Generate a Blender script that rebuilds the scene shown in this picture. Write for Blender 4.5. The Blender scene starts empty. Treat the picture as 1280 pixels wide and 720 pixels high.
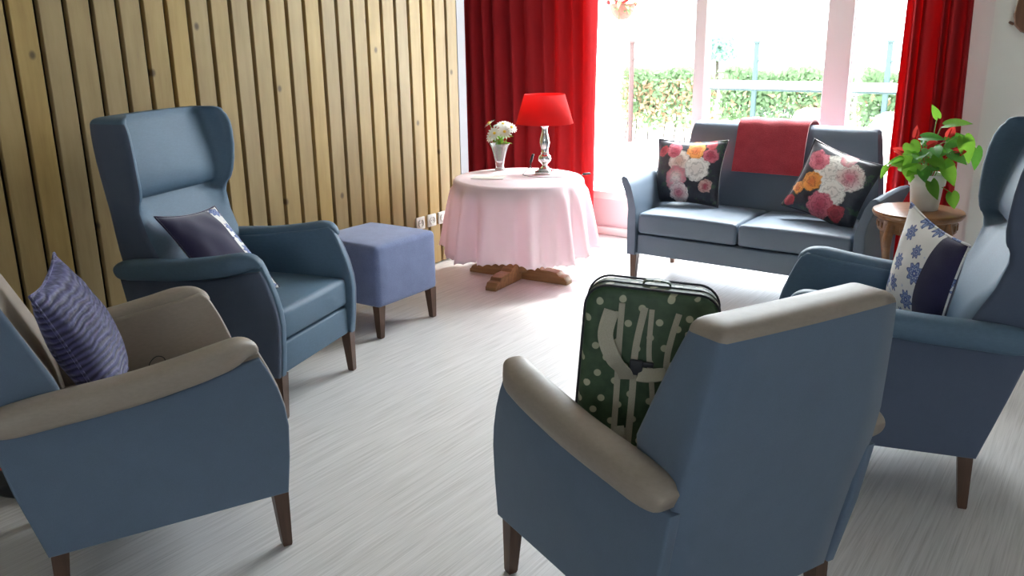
import bpy, bmesh, math, random
from mathutils import Vector, Matrix, Euler
R = math.radians
random.seed(7)
SC = bpy.context.scene
COL = SC.collection

# ------------------------------------------------------------------ helpers
def link(o, parent=None):
    COL.objects.link(o)
    if parent is not None:
        o.parent = parent
    return o

def obj(name, bm, mats, parent=None, smooth=40):
    me = bpy.data.meshes.new(name)
    bmesh.ops.recalc_face_normals(bm, faces=bm.faces[:])
    bm.to_mesh(me); bm.free()
    for m in (mats if isinstance(mats, (list, tuple)) else [mats]):
        me.materials.append(m)
    if smooth:
        for p in me.polygons:
            p.use_smooth = True
        if smooth < 180:
            me.set_sharp_from_angle(angle=R(smooth))
    o = bpy.data.objects.new(name, me)
    return link(o, parent)

def thing(name, label, cat, loc=(0, 0, 0), rz=0.0, group=None):
    o = bpy.data.objects.new(name, None)
    o.empty_display_size = .1
    o.location = loc; o.rotation_euler = (0, 0, rz)
    link(o)
    return tag(o, label, cat, group)

def tag(o, label, cat, group=None):
    o['label'] = label; o['category'] = cat
    if group: o['group'] = group
    return o

def struct(name, bm, m, parent=None, smooth=0):
    o = obj(name, bm, m, parent, smooth)
    if parent is None:
        o['kind'] = 'structure'
    return o

def copy_tree(o, parent=None):
    c = o.copy(); COL.objects.link(c); c.parent = parent
    for ch in list(o.children):
        copy_tree(ch, c)
    return c

def BM():
    return bmesh.new()

def add_box(bm, c, s, mat=None, bev=0.0, seg=3):
    r = bmesh.ops.create_cube(bm, size=1.0)
    vs = r['verts']
    for v in vs:
        v.co = Vector((v.co.x*s[0], v.co.y*s[1], v.co.z*s[2]))
    if bev > 0:
        es = list({e for v in vs for e in v.link_edges})
        rr = bmesh.ops.bevel(bm, geom=es, offset=bev, segments=seg, affect='EDGES', profile=.5)
        vs = list({v for f in rr['faces'] for v in f.verts} | {v for v in vs if v.is_valid})
    M = Matrix.Translation(c)
    if mat is not None:
        M = M @ mat
    for v in vs:
        v.co = M @ v.co
    return vs

def loft(bm, rings, close=True, cap0=True, cap1=True):
    L = [[bm.verts.new(p) for p in r] for r in rings]
    n = len(L[0]); F = []
    for a, b in zip(L, L[1:]):
        row = []
        for i in range(n if close else n-1):
            j = (i+1) % n
            row.append(bm.faces.new((a[i], a[j], b[j], b[i])))
        F.append(row)
    if cap0: bm.faces.new(L[0][::-1])
    if cap1: bm.faces.new(L[-1])
    return L, F

def add_lathe(bm, prof, n=32, c=(0, 0, 0), cap0=True, cap1=True):
    rings = []
    for r, z in prof:
        rings.append([(c[0]+r*math.cos(2*math.pi*i/n), c[1]+r*math.sin(2*math.pi*i/n), c[2]+z) for i in range(n)])
    return loft(bm, rings, True, cap0, cap1)

def catmull(pts, sub=6):
    pts = [Vector(p) for p in pts]; out = []
    for i in range(len(pts)-1):
        p0 = pts[max(i-1, 0)]; p1 = pts[i]; p2 = pts[i+1]; p3 = pts[min(i+2, len(pts)-1)]
        for k in range(sub):
            t = k/sub
            out.append(.5*((2*p1)+(p2-p0)*t+(2*p0-5*p1+4*p2-p3)*t*t+(3*p1-p0-3*p2+p3)*t**3))
    out.append(pts[-1])
    return out

def add_tube(bm, pts, r, n=10, sub=6, flat=None, side=None):
    """tube along a smooth curve; r a number or list; flat=(w,t) makes a strap"""
    P = catmull(pts, sub) if sub else [Vector(p) for p in pts]
    rings = []; N = len(P)
    up = None
    for i, p in enumerate(P):
        t = (P[min(i+1, N-1)]-P[max(i-1, 0)]).normalized()
        if side is not None:
            a = Vector(side); a = (a - t*a.dot(t)).normalized()
        else:
            if up is None:
                up = Vector((0, 0, 1)) if abs(t.z) < .9 else Vector((1, 0, 0))
            a = (up - t*up.dot(t)).normalized(); up = a
        b = t.cross(a)
        if flat:
            w, th = flat
            q = [(-w, -th), (w, -th), (w, th), (-w, th)]
            rings.append([p+a*x+b*y for x, y in q])
        else:
            f = i/(N-1)
            rr = r if not isinstance(r, (list, tuple)) else r[0]+(r[1]-r[0])*f
            rings.append([p+a*rr*math.cos(2*math.pi*k/n)+b*rr*math.sin(2*math.pi*k/n) for k in range(n)])
    return loft(bm, rings)

def add_prism(bm, outline, a0, a1, axis='x', bev=0.0, seg=3):
    """outline of 2D points extruded along an axis; x: (y,z) y: (x,z) z: (x,y)"""
    def P(u, v, a):
        return {'x': (a, u, v), 'y': (u, a, v), 'z': (u, v, a)}[axis]
    A = [bm.verts.new(P(u, v, a0)) for u, v in outline]
    B = [bm.verts.new(P(u, v, a1)) for u, v in outline]
    n = len(A)
    f0 = bm.faces.new(A[::-1]); f1 = bm.faces.new(B)
    for i in range(n):
        bm.faces.new((A[i], A[(i+1) % n], B[(i+1) % n], B[i]))
    if bev > 0:
        bmesh.ops.recalc_face_normals(bm, faces=bm.faces[:])
        es = list(f0.edges)+list(f1.edges)
        bmesh.ops.bevel(bm, geom=es, offset=bev, segments=seg, affect='EDGES', profile=.5, clamp_overlap=True)

def sm(a, b, x):
    t = min(1, max(0, (x-a)/(b-a))); return t*t*(3-2*t)

def interp(tab, z):
    for (z0, v0), (z1, v1) in zip(tab, tab[1:]):
        if z <= z1:
            t = (z-z0)/(z1-z0); return v0+(v1-v0)*max(0, min(1, t))
    return tab[-1][1]

def pad_box(x0, x1, y0, y1, z0, z1, bev=.02, crown=.015, front=.008, cuts=7, seg=4):
    """upholstered box with a crowned top"""
    bm = BM()
    bmesh.ops.create_cube(bm, size=1.0)
    es = list(bm.edges)
    lx, ly, lz = x1-x0, y1-y0, z1-z0
    for v in bm.verts:
        v.co = Vector(((v.co.x+.5)*lx+x0, (v.co.y+.5)*ly+y0, (v.co.z+.5)*lz+z0))
    bmesh.ops.bevel(bm, geom=es, offset=bev, segments=seg, affect='EDGES', profile=.5)
    for k in range(1, cuts+1):
        for ax, l0, l in ((0, x0, lx), (1, y0, ly)):
            co = [0, 0, 0]; no = [0, 0, 0]; no[ax] = 1
            co[ax] = l0+bev+(l-2*bev)*k/(cuts+1)
            bmesh.ops.bisect_plane(bm, geom=bm.verts[:]+bm.edges[:]+bm.faces[:], plane_co=co, plane_no=no)
    for v in bm.verts:
        u = 2*(v.co.x-x0)/lx-1; w = 2*(v.co.y-y0)/ly-1; t = (v.co.z-z0)/lz
        k = max(0, 1-u*u)**.6*max(0, 1-w*w)**.6
        if t > .5:
            v.co.z += crown*k*(t-.5)*2
        v.co.y += front*w*max(0, 1-u*u)*max(0, 1-(2*t-1)**2)
    return bm

# ------------------------------------------------------------------ materials
class NT:
    def __init__(s, name):
        s.m = bpy.data.materials.new(name); s.m.use_nodes = True
        s.t = s.m.node_tree; s.n = s.t.nodes; s.l = s.t.links
        s.b = s.n['Principled BSDF']; s.out = s.n['Material Output']
    def new(s, typ, **kw):
        x = s.n.new(typ)
        for k, v in kw.items():
            setattr(x, k, v)
        return x
    def ln(s, a, b): s.l.new(a, b)
    def val(s, x, sock):
        if isinstance(x, (int, float)): sock.default_value = x
        elif isinstance(x, (tuple, list)): sock.default_value = x
        else: s.ln(x, sock)
    def math(s, op, a, b=0.0, c=None):
        x = s.new('ShaderNodeMath', operation=op)
        s.val(a, x.inputs[0]); s.val(b, x.inputs[1])
        if c is not None: s.val(c, x.inputs[2])
        return x.outputs[0]
    def vmath(s, op, a, b=(0, 0, 0)):
        x = s.new('ShaderNodeVectorMath', operation=op)
        s.val(a, x.inputs[0]); s.val(b, x.inputs[1])
        return x.outputs['Value'] if op in ('LENGTH', 'DISTANCE', 'DOT_PRODUCT') else x.outputs[0]
    def mix(s, f, a, b):
        x = s.new('ShaderNodeMix', data_type='RGBA')
        s.val(f, x.inputs[0])
        for v, i in ((a, 6), (b, 7)):
            if isinstance(v, (tuple, list)) and len(v) == 3: v = (*v, 1)
            s.val(v, x.inputs[i])
        return x.outputs[2]
    def coord(s, k='Object'):
        return s.new('ShaderNodeTexCoord').outputs[k]
    def mapping(s, v, scale=(1, 1, 1), loc=(0, 0, 0), rot=(0, 0, 0)):
        x = s.new('ShaderNodeMapping'); s.ln(v, x.inputs[0])
        x.inputs['Scale'].default_value = scale; x.inputs['Location'].default_value = loc; x.inputs['Rotation'].default_value = rot
        return x.outputs[0]
    def noise(s, v, scale, detail=3, rough=.5):
        x = s.new('ShaderNodeTexNoise'); s.ln(v, x.inputs['Vector'])
        x.inputs['Scale'].default_value = scale; x.inputs['Detail'].default_value = detail; x.inputs['Roughness'].default_value = rough
        return x.outputs['Fac']
    def ramp(s, f, stops):
        x = s.new('ShaderNodeValToRGB'); s.ln(f, x.inputs[0])
        while len(x.color_ramp.elements) < len(stops): x.color_ramp.elements.new(.5)
        for e, (p, c) in zip(x.color_ramp.elements, stops):
            e.position = p; e.color = (*c, 1) if len(c) == 3 else c
        return x.outputs[0]
    def step(s, f, a, b):
        x = s.new('ShaderNodeMapRange', interpolation_type='SMOOTHSTEP')
        s.val(f, x.inputs[0]); x.inputs[1].default_value = a; x.inputs[2].default_value = b
        return x.outputs[0]
    def bump(s, h, strength=.3, dist=.002):
        x = s.new('ShaderNodeBump'); s.ln(h, x.inputs['Height'])
        x.inputs['Strength'].default_value = strength; x.inputs['Distance'].default_value = dist
        s.ln(x.outputs[0], s.b.inputs['Normal'])
    def base(s, c): s.val((*c, 1) if isinstance(c, tuple) and len(c) == 3 else c, s.b.inputs['Base Color'])
    def rough(s, r): s.val(r, s.b.inputs['Roughness'])

def plain(name, c, rough=.5, metal=0.0, spec=None, var=.06, scale=25, sheen=0, trans=0):
    t = NT(name)
    n = t.noise(t.coord(), scale, 3)
    d = tuple(max(0, x*(1-var)) for x in c); e = tuple(min(1, x*(1+var)) for x in c)
    t.base(t.ramp(n, [(.3, d), (.7, e)])); t.rough(rough)
    t.b.inputs['Metallic'].default_value = metal
    if spec is not None: t.b.inputs['Specular IOR Level'].default_value = spec
    if sheen: t.b.inputs['Sheen Weight'].default_value = sheen
    return t.m

def woven(name, c, rough=.85, strength=.25, scale=900, mottle=.08, sheen=.15, spec=.25):
    t = NT(name); co = t.coord()
    a = t.noise(co, scale, 1); b = t.noise(co, 14, 4, .6)
    f = t.math('ADD', t.math('MULTIPLY', a, .6), t.math('MULTIPLY', b, .4))
    d = tuple(x*(1-mottle*1.6) for x in c); e = tuple(min(1, x*(1+mottle*1.6)) for x in c)
    t.base(t.ramp(f, [(.32, d), (.68, e)])); t.rough(rough)
    t.b.inputs['Sheen Weight'].default_value = sheen; t.b.inputs['Specular IOR Level'].default_value = spec
    t.bump(a, strength, .0008)
    return t.m

def vinyl(name, c, rough=.42, mottle=.1, spec=.45, scale=60):
    t = NT(name); co = t.coord()
    a = t.noise(co, 420, 2); b = t.noise(t.mapping(co, (1, 1, 3)), scale, 4, .65); w = t.noise(co, 6, 2)
    f = t.math('ADD', t.math('MULTIPLY', b, .6), t.math('MULTIPLY', w, .4))
    d = tuple(x*(1-mottle) for x in c); e = tuple(min(1, x*(1+mottle)) for x in c)
    t.base(t.ramp(f, [(.3, d), (.7, e)])); t.rough(rough)
    t.b.inputs['Specular IOR Level'].default_value = spec
    t.bump(t.math('ADD', a, t.math('MULTIPLY', w, 3.0)), .12, .0012)
    return t.m

def wood(name, c1, c2, axis=2, rough=.45, ringscale=14):
    t = NT(name); co = t.coord()
    sc = [ringscale]*3; sc[axis] = ringscale*.07
    g = t.noise(t.mapping(co, tuple(sc)), 3, 5, .6)
    t.base(t.ramp(g, [(.3, c1), (.7, c2)])); t.rough(rough)
    t.bump(g, .15, .001)
    return t.m

M = {}
M['blue_fabric'] = woven('blue_fabric', (.115, .160, .225), scale=700, mottle=.05)
M['navy_fabric'] = woven('navy_fabric', (.085, .108, .160), scale=700, mottle=.05)
M['slate_vinyl'] = vinyl('slate_vinyl', (.090, .148, .212), spec=.24, rough=.52)
M['sofa_vinyl'] = vinyl('sofa_vinyl', (.088, .125, .175), mottle=.05, rough=.48, spec=.8)
M['beige_vinyl'] = vinyl('beige_vinyl', (.300, .252, .208), rough=.5)
M['dark_wood'] = wood('dark_wood', (.060, .028, .016), (.110, .055, .032))
M['ottoman_fabric'] = woven('ottoman_fabric', (.155, .190, .335), scale=260, mottle=.13, sheen=.3)
M['white_paint'] = plain('white_paint', (.74, .74, .71), .6, var=.015, scale=4)
M['grey_paint'] = plain('grey_paint', (.78, .79, .74), .65, var=.015, scale=4)
M['far_paint'] = plain('far_paint', (.74, .75, .77), .8, var=.02, scale=4)
M['ceiling_paint'] = plain('ceiling_paint', (.66, .66, .64), .8, var=.01, scale=4)
M['frame_white'] = plain('frame_white', (.86, .80, .80), .4, var=.01, scale=4)
M['backing'] = plain('backing', (.012, .008, .005), .95)
M['plastic_white'] = plain('plastic_white', (.72, .71, .66), .35, var=.01)
M['plastic_black'] = plain('plastic_black', (.015, .015, .017), .4, var=.1)
M['silver'] = plain('silver', (.75, .74, .72), .18, metal=1.0, var=.03)
M['ceramic'] = plain('ceramic', (.72, .71, .66), .3, var=.02)
M['soil'] = plain('soil', (.05, .035, .022), .95, var=.4, scale=90)
M['table_wood'] = wood('table_wood', (.20, .105, .040), (.34, .19, .075), axis=0, rough=.5)
M['side_wood'] = wood('side_wood', (.16, .070, .026), (.27, .125, .048), axis=0, rough=.28)
M['carved_wood'] = wood('carved_wood', (.10, .045, .022), (.19, .09, .045))

def m_floor():
    t = NT('vinyl_floor'); co = t.coord()
    a = t.noise(t.mapping(co, (95, 2.2, 1)), 1.0, 3, .6)
    b = t.noise(t.mapping(co, (260, 5, 1), (3, 1, 0)), 1.0, 2, .5)
    c = t.noise(co, 1.3, 2)
    f = t.math('ADD', t.math('ADD', t.math('MULTIPLY', a, .5), t.math('MULTIPLY', b, .4)), t.math('MULTIPLY', c, .1))
    t.base(t.ramp(f, [(.34, (.47, .455, .445)), (.5, (.62, .605, .595)), (.66, (.73, .715, .71))]))
    t.rough(t.math('ADD', t.math('MULTIPLY', a, .12), .36))
    t.b.inputs['Specular IOR Level'].default_value = .5
    t.bump(b, .06, .0008)
    return t.m
M['floor'] = m_floor()

def m_slats(pitch, y0):
    t = NT('oak_slats')
    geo = t.new('ShaderNodeNewGeometry').outputs['Position']
    sx = t.new('ShaderNodeSeparateXYZ'); t.ln(geo, sx.inputs[0])
    idx = t.math('FLOOR', t.math('DIVIDE', t.math('SUBTRACT', sx.outputs[1], y0), pitch))
    wn = t.new('ShaderNodeTexWhiteNoise', noise_dimensions='1D'); t.ln(idx, wn.inputs['W'])
    cv = t.new('ShaderNodeCombineXYZ'); t.ln(t.math('MULTIPLY', idx, 3.7), cv.inputs[0]); t.ln(sx.outputs[1], cv.inputs[1]); t.ln(t.math('MULTIPLY', sx.outputs[2], .09), cv.inputs[2])
    g = t.noise(cv.outputs[0], 26, 5, .62)
    cv2 = t.new('ShaderNodeCombineXYZ'); t.ln(t.math('MULTIPLY', idx, 1.9), cv2.inputs[0]); t.ln(sx.outputs[1], cv2.inputs[1]); t.ln(t.math('MULTIPLY', sx.outputs[2], .35), cv2.inputs[2])
    g2 = t.noise(cv2.outputs[0], 7, 3, .6)
    base = t.ramp(t.math('ADD', t.math('MULTIPLY', g, .55), t.math('MULTIPLY', g2, .45)), [(.3, (.275, .172, .058)), (.5, (.352, .238, .086)), (.72, (.42, .295, .122))])
    hs = t.new('ShaderNodeHueSaturation'); t.ln(base, hs.inputs['Color'])
    t.ln(t.math('ADD', t.math('MULTIPLY', wn.outputs[0], .26), .87), hs.inputs['Value'])
    t.ln(t.math('ADD', t.math('MULTIPLY', wn.outputs[0], .18), .86), hs.inputs['Saturation'])
    vo = t.new('ShaderNodeTexVoronoi', voronoi_dimensions='2D', feature='F1')
    c3 = t.new('ShaderNodeCombineXYZ'); t.ln(sx.outputs[1], c3.inputs[0]); t.ln(t.math('MULTIPLY', sx.outputs[2], .75), c3.inputs[1])
    t.ln(c3.outputs[0], vo.inputs['Vector']); vo.inputs['Scale'].default_value = 2.3
    k = t.step(vo.outputs['Distance'], .045, .012)
    t.base(t.mix(t.math('MULTIPLY', k, .8), hs.outputs[0], (.06, .035, .018)))
    t.rough(.5); t.bump(g, .12, .001)
    return t.m

def translucent(name, c, tr, rough=.9, w=.5, weave=600, var=.05, bump=.15):
    t = NT(name); co = t.coord()
    a = t.noise(co, weave, 1); b = t.noise(co, 9, 3)
    d = tuple(x*(1-var) for x in c); e = tuple(min(1, x*(1+var)) for x in c)
    colr = t.ramp(b, [(.3, d), (.7, e)])
    t.base(colr); t.rough(rough); t.b.inputs['Specular IOR Level'].default_value = .15
    t.bump(a, bump, .0006)
    tl = t.new('ShaderNodeBsdfTranslucent'); tl.inputs[0].default_value = (*tr, 1)
    mx = t.new('ShaderNodeMixShader'); mx.inputs[0].default_value = w
    t.ln(t.b.outputs[0], mx.inputs[1]); t.ln(tl.outputs[0], mx.inputs[2]); t.ln(mx.outputs[0], t.out.inputs[0])
    return t.m
M['curtain'] = translucent('red_velvet', (.34, .018, .022), (.78, .018, .026), w=.26, weave=300)
M['cloth'] = translucent('pink_cloth', (.97, .89, .92), (1.0, .82, .87), w=.5, var=.02)
M['shade'] = translucent('lamp_shade_fabric', (.62, .035, .035), (.90, .05, .05), w=.45, var=.03)
M['petal'] = translucent('white_petal', (.70, .70, .67), (.6, .6, .52), w=.25, var=.02, weave=80)
M['leaf'] = translucent('leaf_green', (.085, .26, .035), (.30, .62, .06), w=.4, var=.3, weave=60, rough=.4)
M['leaf_dark'] = translucent('leaf_dark', (.05, .19, .04), (.16, .45, .05), w=.3, var=.25, weave=60, rough=.35)
M['spathe'] = translucent('anthurium_red', (.60, .03, .03), (.85, .08, .06), w=.35, var=.1, weave=60, rough=.35)
M['hedge_leaf'] = translucent('hedge_leaf', (.075, .120, .060), (.12, .19, .09), w=.35, var=.35, weave=20)
M['hedge_dry'] = translucent('hedge_dry', (.20, .14, .085), (.26, .18, .10), w=.35, var=.3, weave=20)
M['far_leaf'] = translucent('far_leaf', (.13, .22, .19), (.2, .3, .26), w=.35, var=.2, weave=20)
M['stem'] = plain('green_stem', (.16, .30, .06), .5)
M['bark'] = plain('bark', (.022, .016, .014), .9, var=.3)
M['yellow'] = plain('flower_eye', (.75, .50, .05), .8)

def m_towel():
    t = NT('terry_towel'); co = t.coord()
    a = t.noise(co, 220, 3, .7); b = t.noise(co, 9, 3)
    f = t.math('ADD', t.math('MULTIPLY', a, .55), t.math('MULTIPLY', b, .45))
    t.base(t.ramp(f, [(.3, (.25, .018, .030)), (.7, (.50, .055, .075))])); t.rough(.95)
    t.b.inputs['Sheen Weight'].default_value = .5; t.b.inputs['Specular IOR Level'].default_value = .1
    t.bump(a, .7, .004)
    return t.m
M['towel'] = m_towel()

def m_ribbed():
    t = NT('ribbed_velvet'); co = t.coord()
    sx = t.new('ShaderNodeSeparateXYZ'); t.ln(co, sx.inputs[0])
    w = t.noise(co, 9, 2)
    ph = t.math('ADD', t.math('MULTIPLY', sx.outputs[1], 330.0), t.math('MULTIPLY', w, 16.0))
    rib = t.math('ADD', t.math('MULTIPLY', t.math('SINE', ph), .5), .5)
    n = t.noise(co, 70, 3, .6)
    f = t.math('ADD', t.math('MULTIPLY', rib, .6), t.math('MULTIPLY', n, .4))
    t.base(t.ramp(f, [(.25, (.012, .011, .045)), (.8, (.070, .066, .185))])); t.rough(.6)
    t.b.inputs['Sheen Weight'].default_value = .8; t.b.inputs['Sheen Roughness'].default_value = .35
    t.b.inputs['Sheen Tint'].default_value = (.6, .62, 1, 1)
    t.bump(t.math('ADD', rib, t.math('MULTIPLY', n, .4)), .9, .005)
    return t.m
M['ribbed'] = m_ribbed()
M['navy_velvet'] = woven('navy_velvet', (.022, .018, .060), scale=300, mottle=.1, sheen=.5)

def m_medallion(scale=11.5):
    t = NT('blue_medallion_print'); co = t.coord()
    vo = t.new('ShaderNodeTexVoronoi', voronoi_dimensions='2D'); t.ln(co, vo.inputs['Vector'])
    vo.inputs['Scale'].default_value = scale; vo.inputs['Randomness'].default_value = .55
    flat = t.vmath('MULTIPLY', co, (1, 1, 0))
    d = t.vmath('SUBTRACT', flat, t.vmath('MULTIPLY', vo.outputs['Position'], (1, 1, 0)))
    sx = t.new('ShaderNodeSeparateXYZ'); t.ln(d, sx.inputs[0])
    sc = t.new('ShaderNodeSeparateColor'); t.ln(vo.outputs['Color'], sc.inputs[0])
    r = t.math('MULTIPLY', t.vmath('LENGTH', d), scale)
    size = t.math('ADD', t.math('MULTIPLY', sc.outputs[0], .28), .24)
    r = t.math('DIVIDE', r, size)
    ang = t.math('ARCTAN2', sx.outputs[1], sx.outputs[0])
    star = t.math('ADD', t.math('MULTIPLY', t.math('COSINE', t.math('MULTIPLY', ang, 8.0)), .17), .83)
    rr = t.math('DIVIDE', r, star)
    inside = t.step(rr, 1.05, .95)
    ring = t.ramp(rr, [(0, (.85, .85, .86)), (.16, (.10, .14, .36)), (.34, (.10, .14, .36)), (.42, (.55, .62, .78)), (.56, (.06, .09, .27)), (.74, (.30, .38, .62)), (.95, (.05, .07, .22))])
    n = t.noise(co, 34, 3, .6)
    small = t.step(n, .63, .68)
    bg = t.mix(t.math('MULTIPLY', small, .55), (.80, .79, .77), (.30, .38, .62))
    t.base(t.mix(inside, bg, ring)); t.rough(.75)
    t.b.inputs['Specular IOR Level'].default_value = .2
    t.bump(t.noise(co, 500, 1), .15, .0006)
    return t.m
M['medallion'] = m_medallion()

def m_floral(name, blooms, seed):
    t = NT(name); co = t.coord()
    wob = t.new('ShaderNodeTexNoise'); t.ln(co, wob.inputs['Vector']); wob.inputs['Scale'].default_value = 30; wob.inputs['Detail'].default_value = 3
    p = t.vmath('ADD', t.vmath('MULTIPLY', co, (1, 1, 0)), t.vmath('MULTIPLY', t.vmath('SUBTRACT', wob.outputs['Color'], (.5, .5, .5)), (.045, .045, 0)))
    n1 = t.noise(t.mapping(co, (1, 1, 1), (seed, 0, 0)), 16, 4, .65)
    col = t.ramp(n1, [(.40, (.012, .012, .024)), (.56, (.018, .022, .036)), (.64, (.035, .085, .040)), (.70, (.02, .035, .05)), (.78, (.22, .035, .06))])
    pn = t.math('MULTIPLY', t.noise(co, 42, 3, .6), 16.0)
    for (x, y, r, c1, c2) in blooms:
        d = t.vmath('DISTANCE', p, (x, y, 0))
        m = t.step(d, r, r*.86)
        g = t.step(d, 0.0, r)
        c = t.mix(g, c2, c1)
        wv = t.math('SINE', t.math('ADD', t.math('MULTIPLY', d, 4.6*math.pi/r), pn))
        c = t.mix(t.math('MULTIPLY', t.step(wv, .25, 1.0), .55), c, tuple(q*.45 for q in c2))
        col = t.mix(m, col, c)
    t.base(col); t.rough(.34); t.b.inputs['Specular IOR Level'].default_value = .5
    t.b.inputs['Sheen Weight'].default_value = .3
    t.bump(t.noise(t.mapping(co, (1, 2.2, 1)), 11, 3), .35, .012)
    return t.m
W1 = (.80, .74, .70); W2 = (.62, .42, .36); PK = (.62, .16, .22); PK2 = (.40, .03, .07); OR = (.85, .36, .08); OR2 = (.62, .14, .03); RD = (.50, .05, .07); RD2 = (.28, .01, .03); WH = (.86, .84, .80)
M['floral_a'] = m_floral('floral_print_upright', [(-.04, .055, 0.076, W1, W2), (.085, .015, 0.083, WH, W1), (-.045, -.045, 0.076, PK, W1), (-.02, -.135, 0.067, W1, PK), (.06, .13, 0.061, OR, OR2), (.16, .10, 0.049, PK, PK2), (-.09, .13, 0.055, PK, PK2), (.15, .17, 0.037, RD, RD2), (-.17, .12, 0.037, RD, RD2), (.15, -.09, 0.043, W2, PK2)], 2.0)
M['floral_b'] = m_floral('floral_print_tilted', [(-.03, .07, 0.095, WH, W1), (.085, .07, 0.083, W1, PK), (.035, -.04, 0.079, WH, W1), (-.10, -.02, 0.061, OR, OR2), (.0, -.125, 0.079, PK, PK2), (-.12, .10, 0.061, PK, PK2), (.10, -.13, 0.049, RD, RD2), (-.16, -.08, 0.037, OR, OR2), (-.18, -.16, 0.037, RD, RD2), (.03, .17, 0.049, PK, W1)], 5.0)

def m_dots():
    t = NT('green_polka_dot_canvas'); co = t.coord()
    vo = t.new('ShaderNodeTexVoronoi', voronoi_dimensions='2D'); sx = t.new('ShaderNodeSeparateXYZ'); t.ln(co, sx.inputs[0]); cv = t.new('ShaderNodeCombineXYZ'); t.ln(t.math('ADD', sx.outputs[0], t.math('MULTIPLY', sx.outputs[2], .5)), cv.inputs[0]); t.ln(t.math('ADD', sx.outputs[1], sx.outputs[2]), cv.inputs[1])
    t.ln(t.mapping(cv.outputs[0], (1, 1, 1), (.01, .02, 0), (0, 0, .5)), vo.inputs['Vector'])
    vo.inputs['Scale'].default_value = 20; vo.inputs['Randomness'].default_value = .35
    k = t.step(vo.outputs['Distance'], .20, .165)
    n = t.noise(co, 30, 3)
    g = t.ramp(n, [(.3, (.028, .060, .030)), (.7, (.055, .105, .052))])
    t.base(t.mix(k, g, (.42, .43, .30))); t.rough(.55)
    t.bump(t.noise(co, 500, 1), .15, .0008)
    return t.m
M['dots'] = m_dots()
M['strap'] = woven('cream_webbing', (.42, .40, .32), scale=500, mottle=.08)
M['piping'] = plain('dark_piping', (.02, .022, .03), .6)

def m_glass():
    t = NT('window_glass')
    t.n.remove(t.b)
    tr = t.new('ShaderNodeBsdfTransparent'); tr.inputs[0].default_value = (.98, .99, .98, 1)
    gl = t.new('ShaderNodeBsdfGlossy'); gl.inputs['Roughness'].default_value = .02
    lw = t.new('ShaderNodeLayerWeight'); lw.inputs[0].default_value = .5
    f5 = t.math('MULTIPLY_ADD', t.math('POWER', lw.outputs['Facing'], 5.0), .7, .03)
    mx = t.new('ShaderNodeMixShader'); t.ln(f5, mx.inputs[0]); t.ln(tr.outputs[0], mx.inputs[1]); t.ln(gl.outputs[0], mx.inputs[2])
    t.ln(mx.outputs[0], t.out.inputs[0])
    return t.m
M['glass'] = m_glass()

def m_crystal():
    t = NT('cut_crystal')
    t.base((.93, .95, .95)); t.rough(.06); t.b.inputs['Transmission Weight'].default_value = .75; t.b.inputs['IOR'].default_value = 1.3
    t.bump(t.noise(t.coord(), 60, 2), .5, .004)
    return t.m
M['crystal'] = m_crystal()

def m_ground(name, c, scale=6):
    t = NT(name); co = t.coord()
    n = t.noise(co, scale, 5, .6)
    t.base(t.ramp(n, [(.3, tuple(x*.85 for x in c)), (.7, tuple(min(1, x*1.12) for x in c))])); t.rough(.9)
    return t.m
M['paving'] = m_ground('pale_paving', (.62, .58, .57))
M['lawn'] = m_ground('lawn', (.40, .48, .30))
M['render_pink'] = plain('pale_panel', (.72, .60, .64), .6, var=.02, scale=3)
M['white_outdoor'] = plain('white_outdoor', (.86, .87, .86), .5, var=.02)
M['post_green'] = plain('post_green', (.012, .032, .032), .6)
M['post_rust'] = plain('post_rust', (.035, .020, .018), .8, var=.2)

# ------------------------------------------------------------------ room shell
XL, YW, XR, YB, ZC = -3.755, 5.80, 3.30, -4.5, 3.25
PITCH = .1197; SLAT_END = 4.693; SLAT_W = .0978
bm = BM(); add_box(bm, ((XL-1.3+XR)/2, (YB+YW+.12)/2, -.05), (XR-XL+1.5, YW-YB+.3, .1)); struct('floor', bm, M['floor'])
bm = BM(); add_box(bm, ((XL-1.3+XR)/2, (YB+YW+.12)/2, ZC+.05), (XR-XL+1.5, YW-YB+.3, .1)); struct('ceiling', bm, M['ceiling_paint'])
# wall with the oak slats: a partition that ends short of the window wall
bm = BM(); add_box(bm, (XL-.075, (YB+4.665)/2, ZC/2), (.08, 4.665-YB, ZC)); struct('wall_left', bm, M['backing'])
bm = BM(); add_box(bm, (XL-.055, 4.735, ZC/2), (.12, .082, ZC))
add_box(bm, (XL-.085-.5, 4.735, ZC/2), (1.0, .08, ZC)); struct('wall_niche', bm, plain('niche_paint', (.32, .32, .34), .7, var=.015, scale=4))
bm = BM(); add_box(bm, (XL-1.1, 5.3, ZC/2), (.1, 1.2, ZC)); struct('wall_end', bm, M['white_paint'])
bm = BM(); n = 0; y = SLAT_END-SLAT_W/2
while y > -.6:
    add_box(bm, (XL-.015, y, ZC/2+.004), (.034, SLAT_W, ZC-.008), bev=.003, seg=1)
    y -= PITCH; n += 1
struct('trim_1', bm, m_slats(PITCH, SLAT_END-SLAT_W-(PITCH-SLAT_W)/2-60*PITCH))
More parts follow.
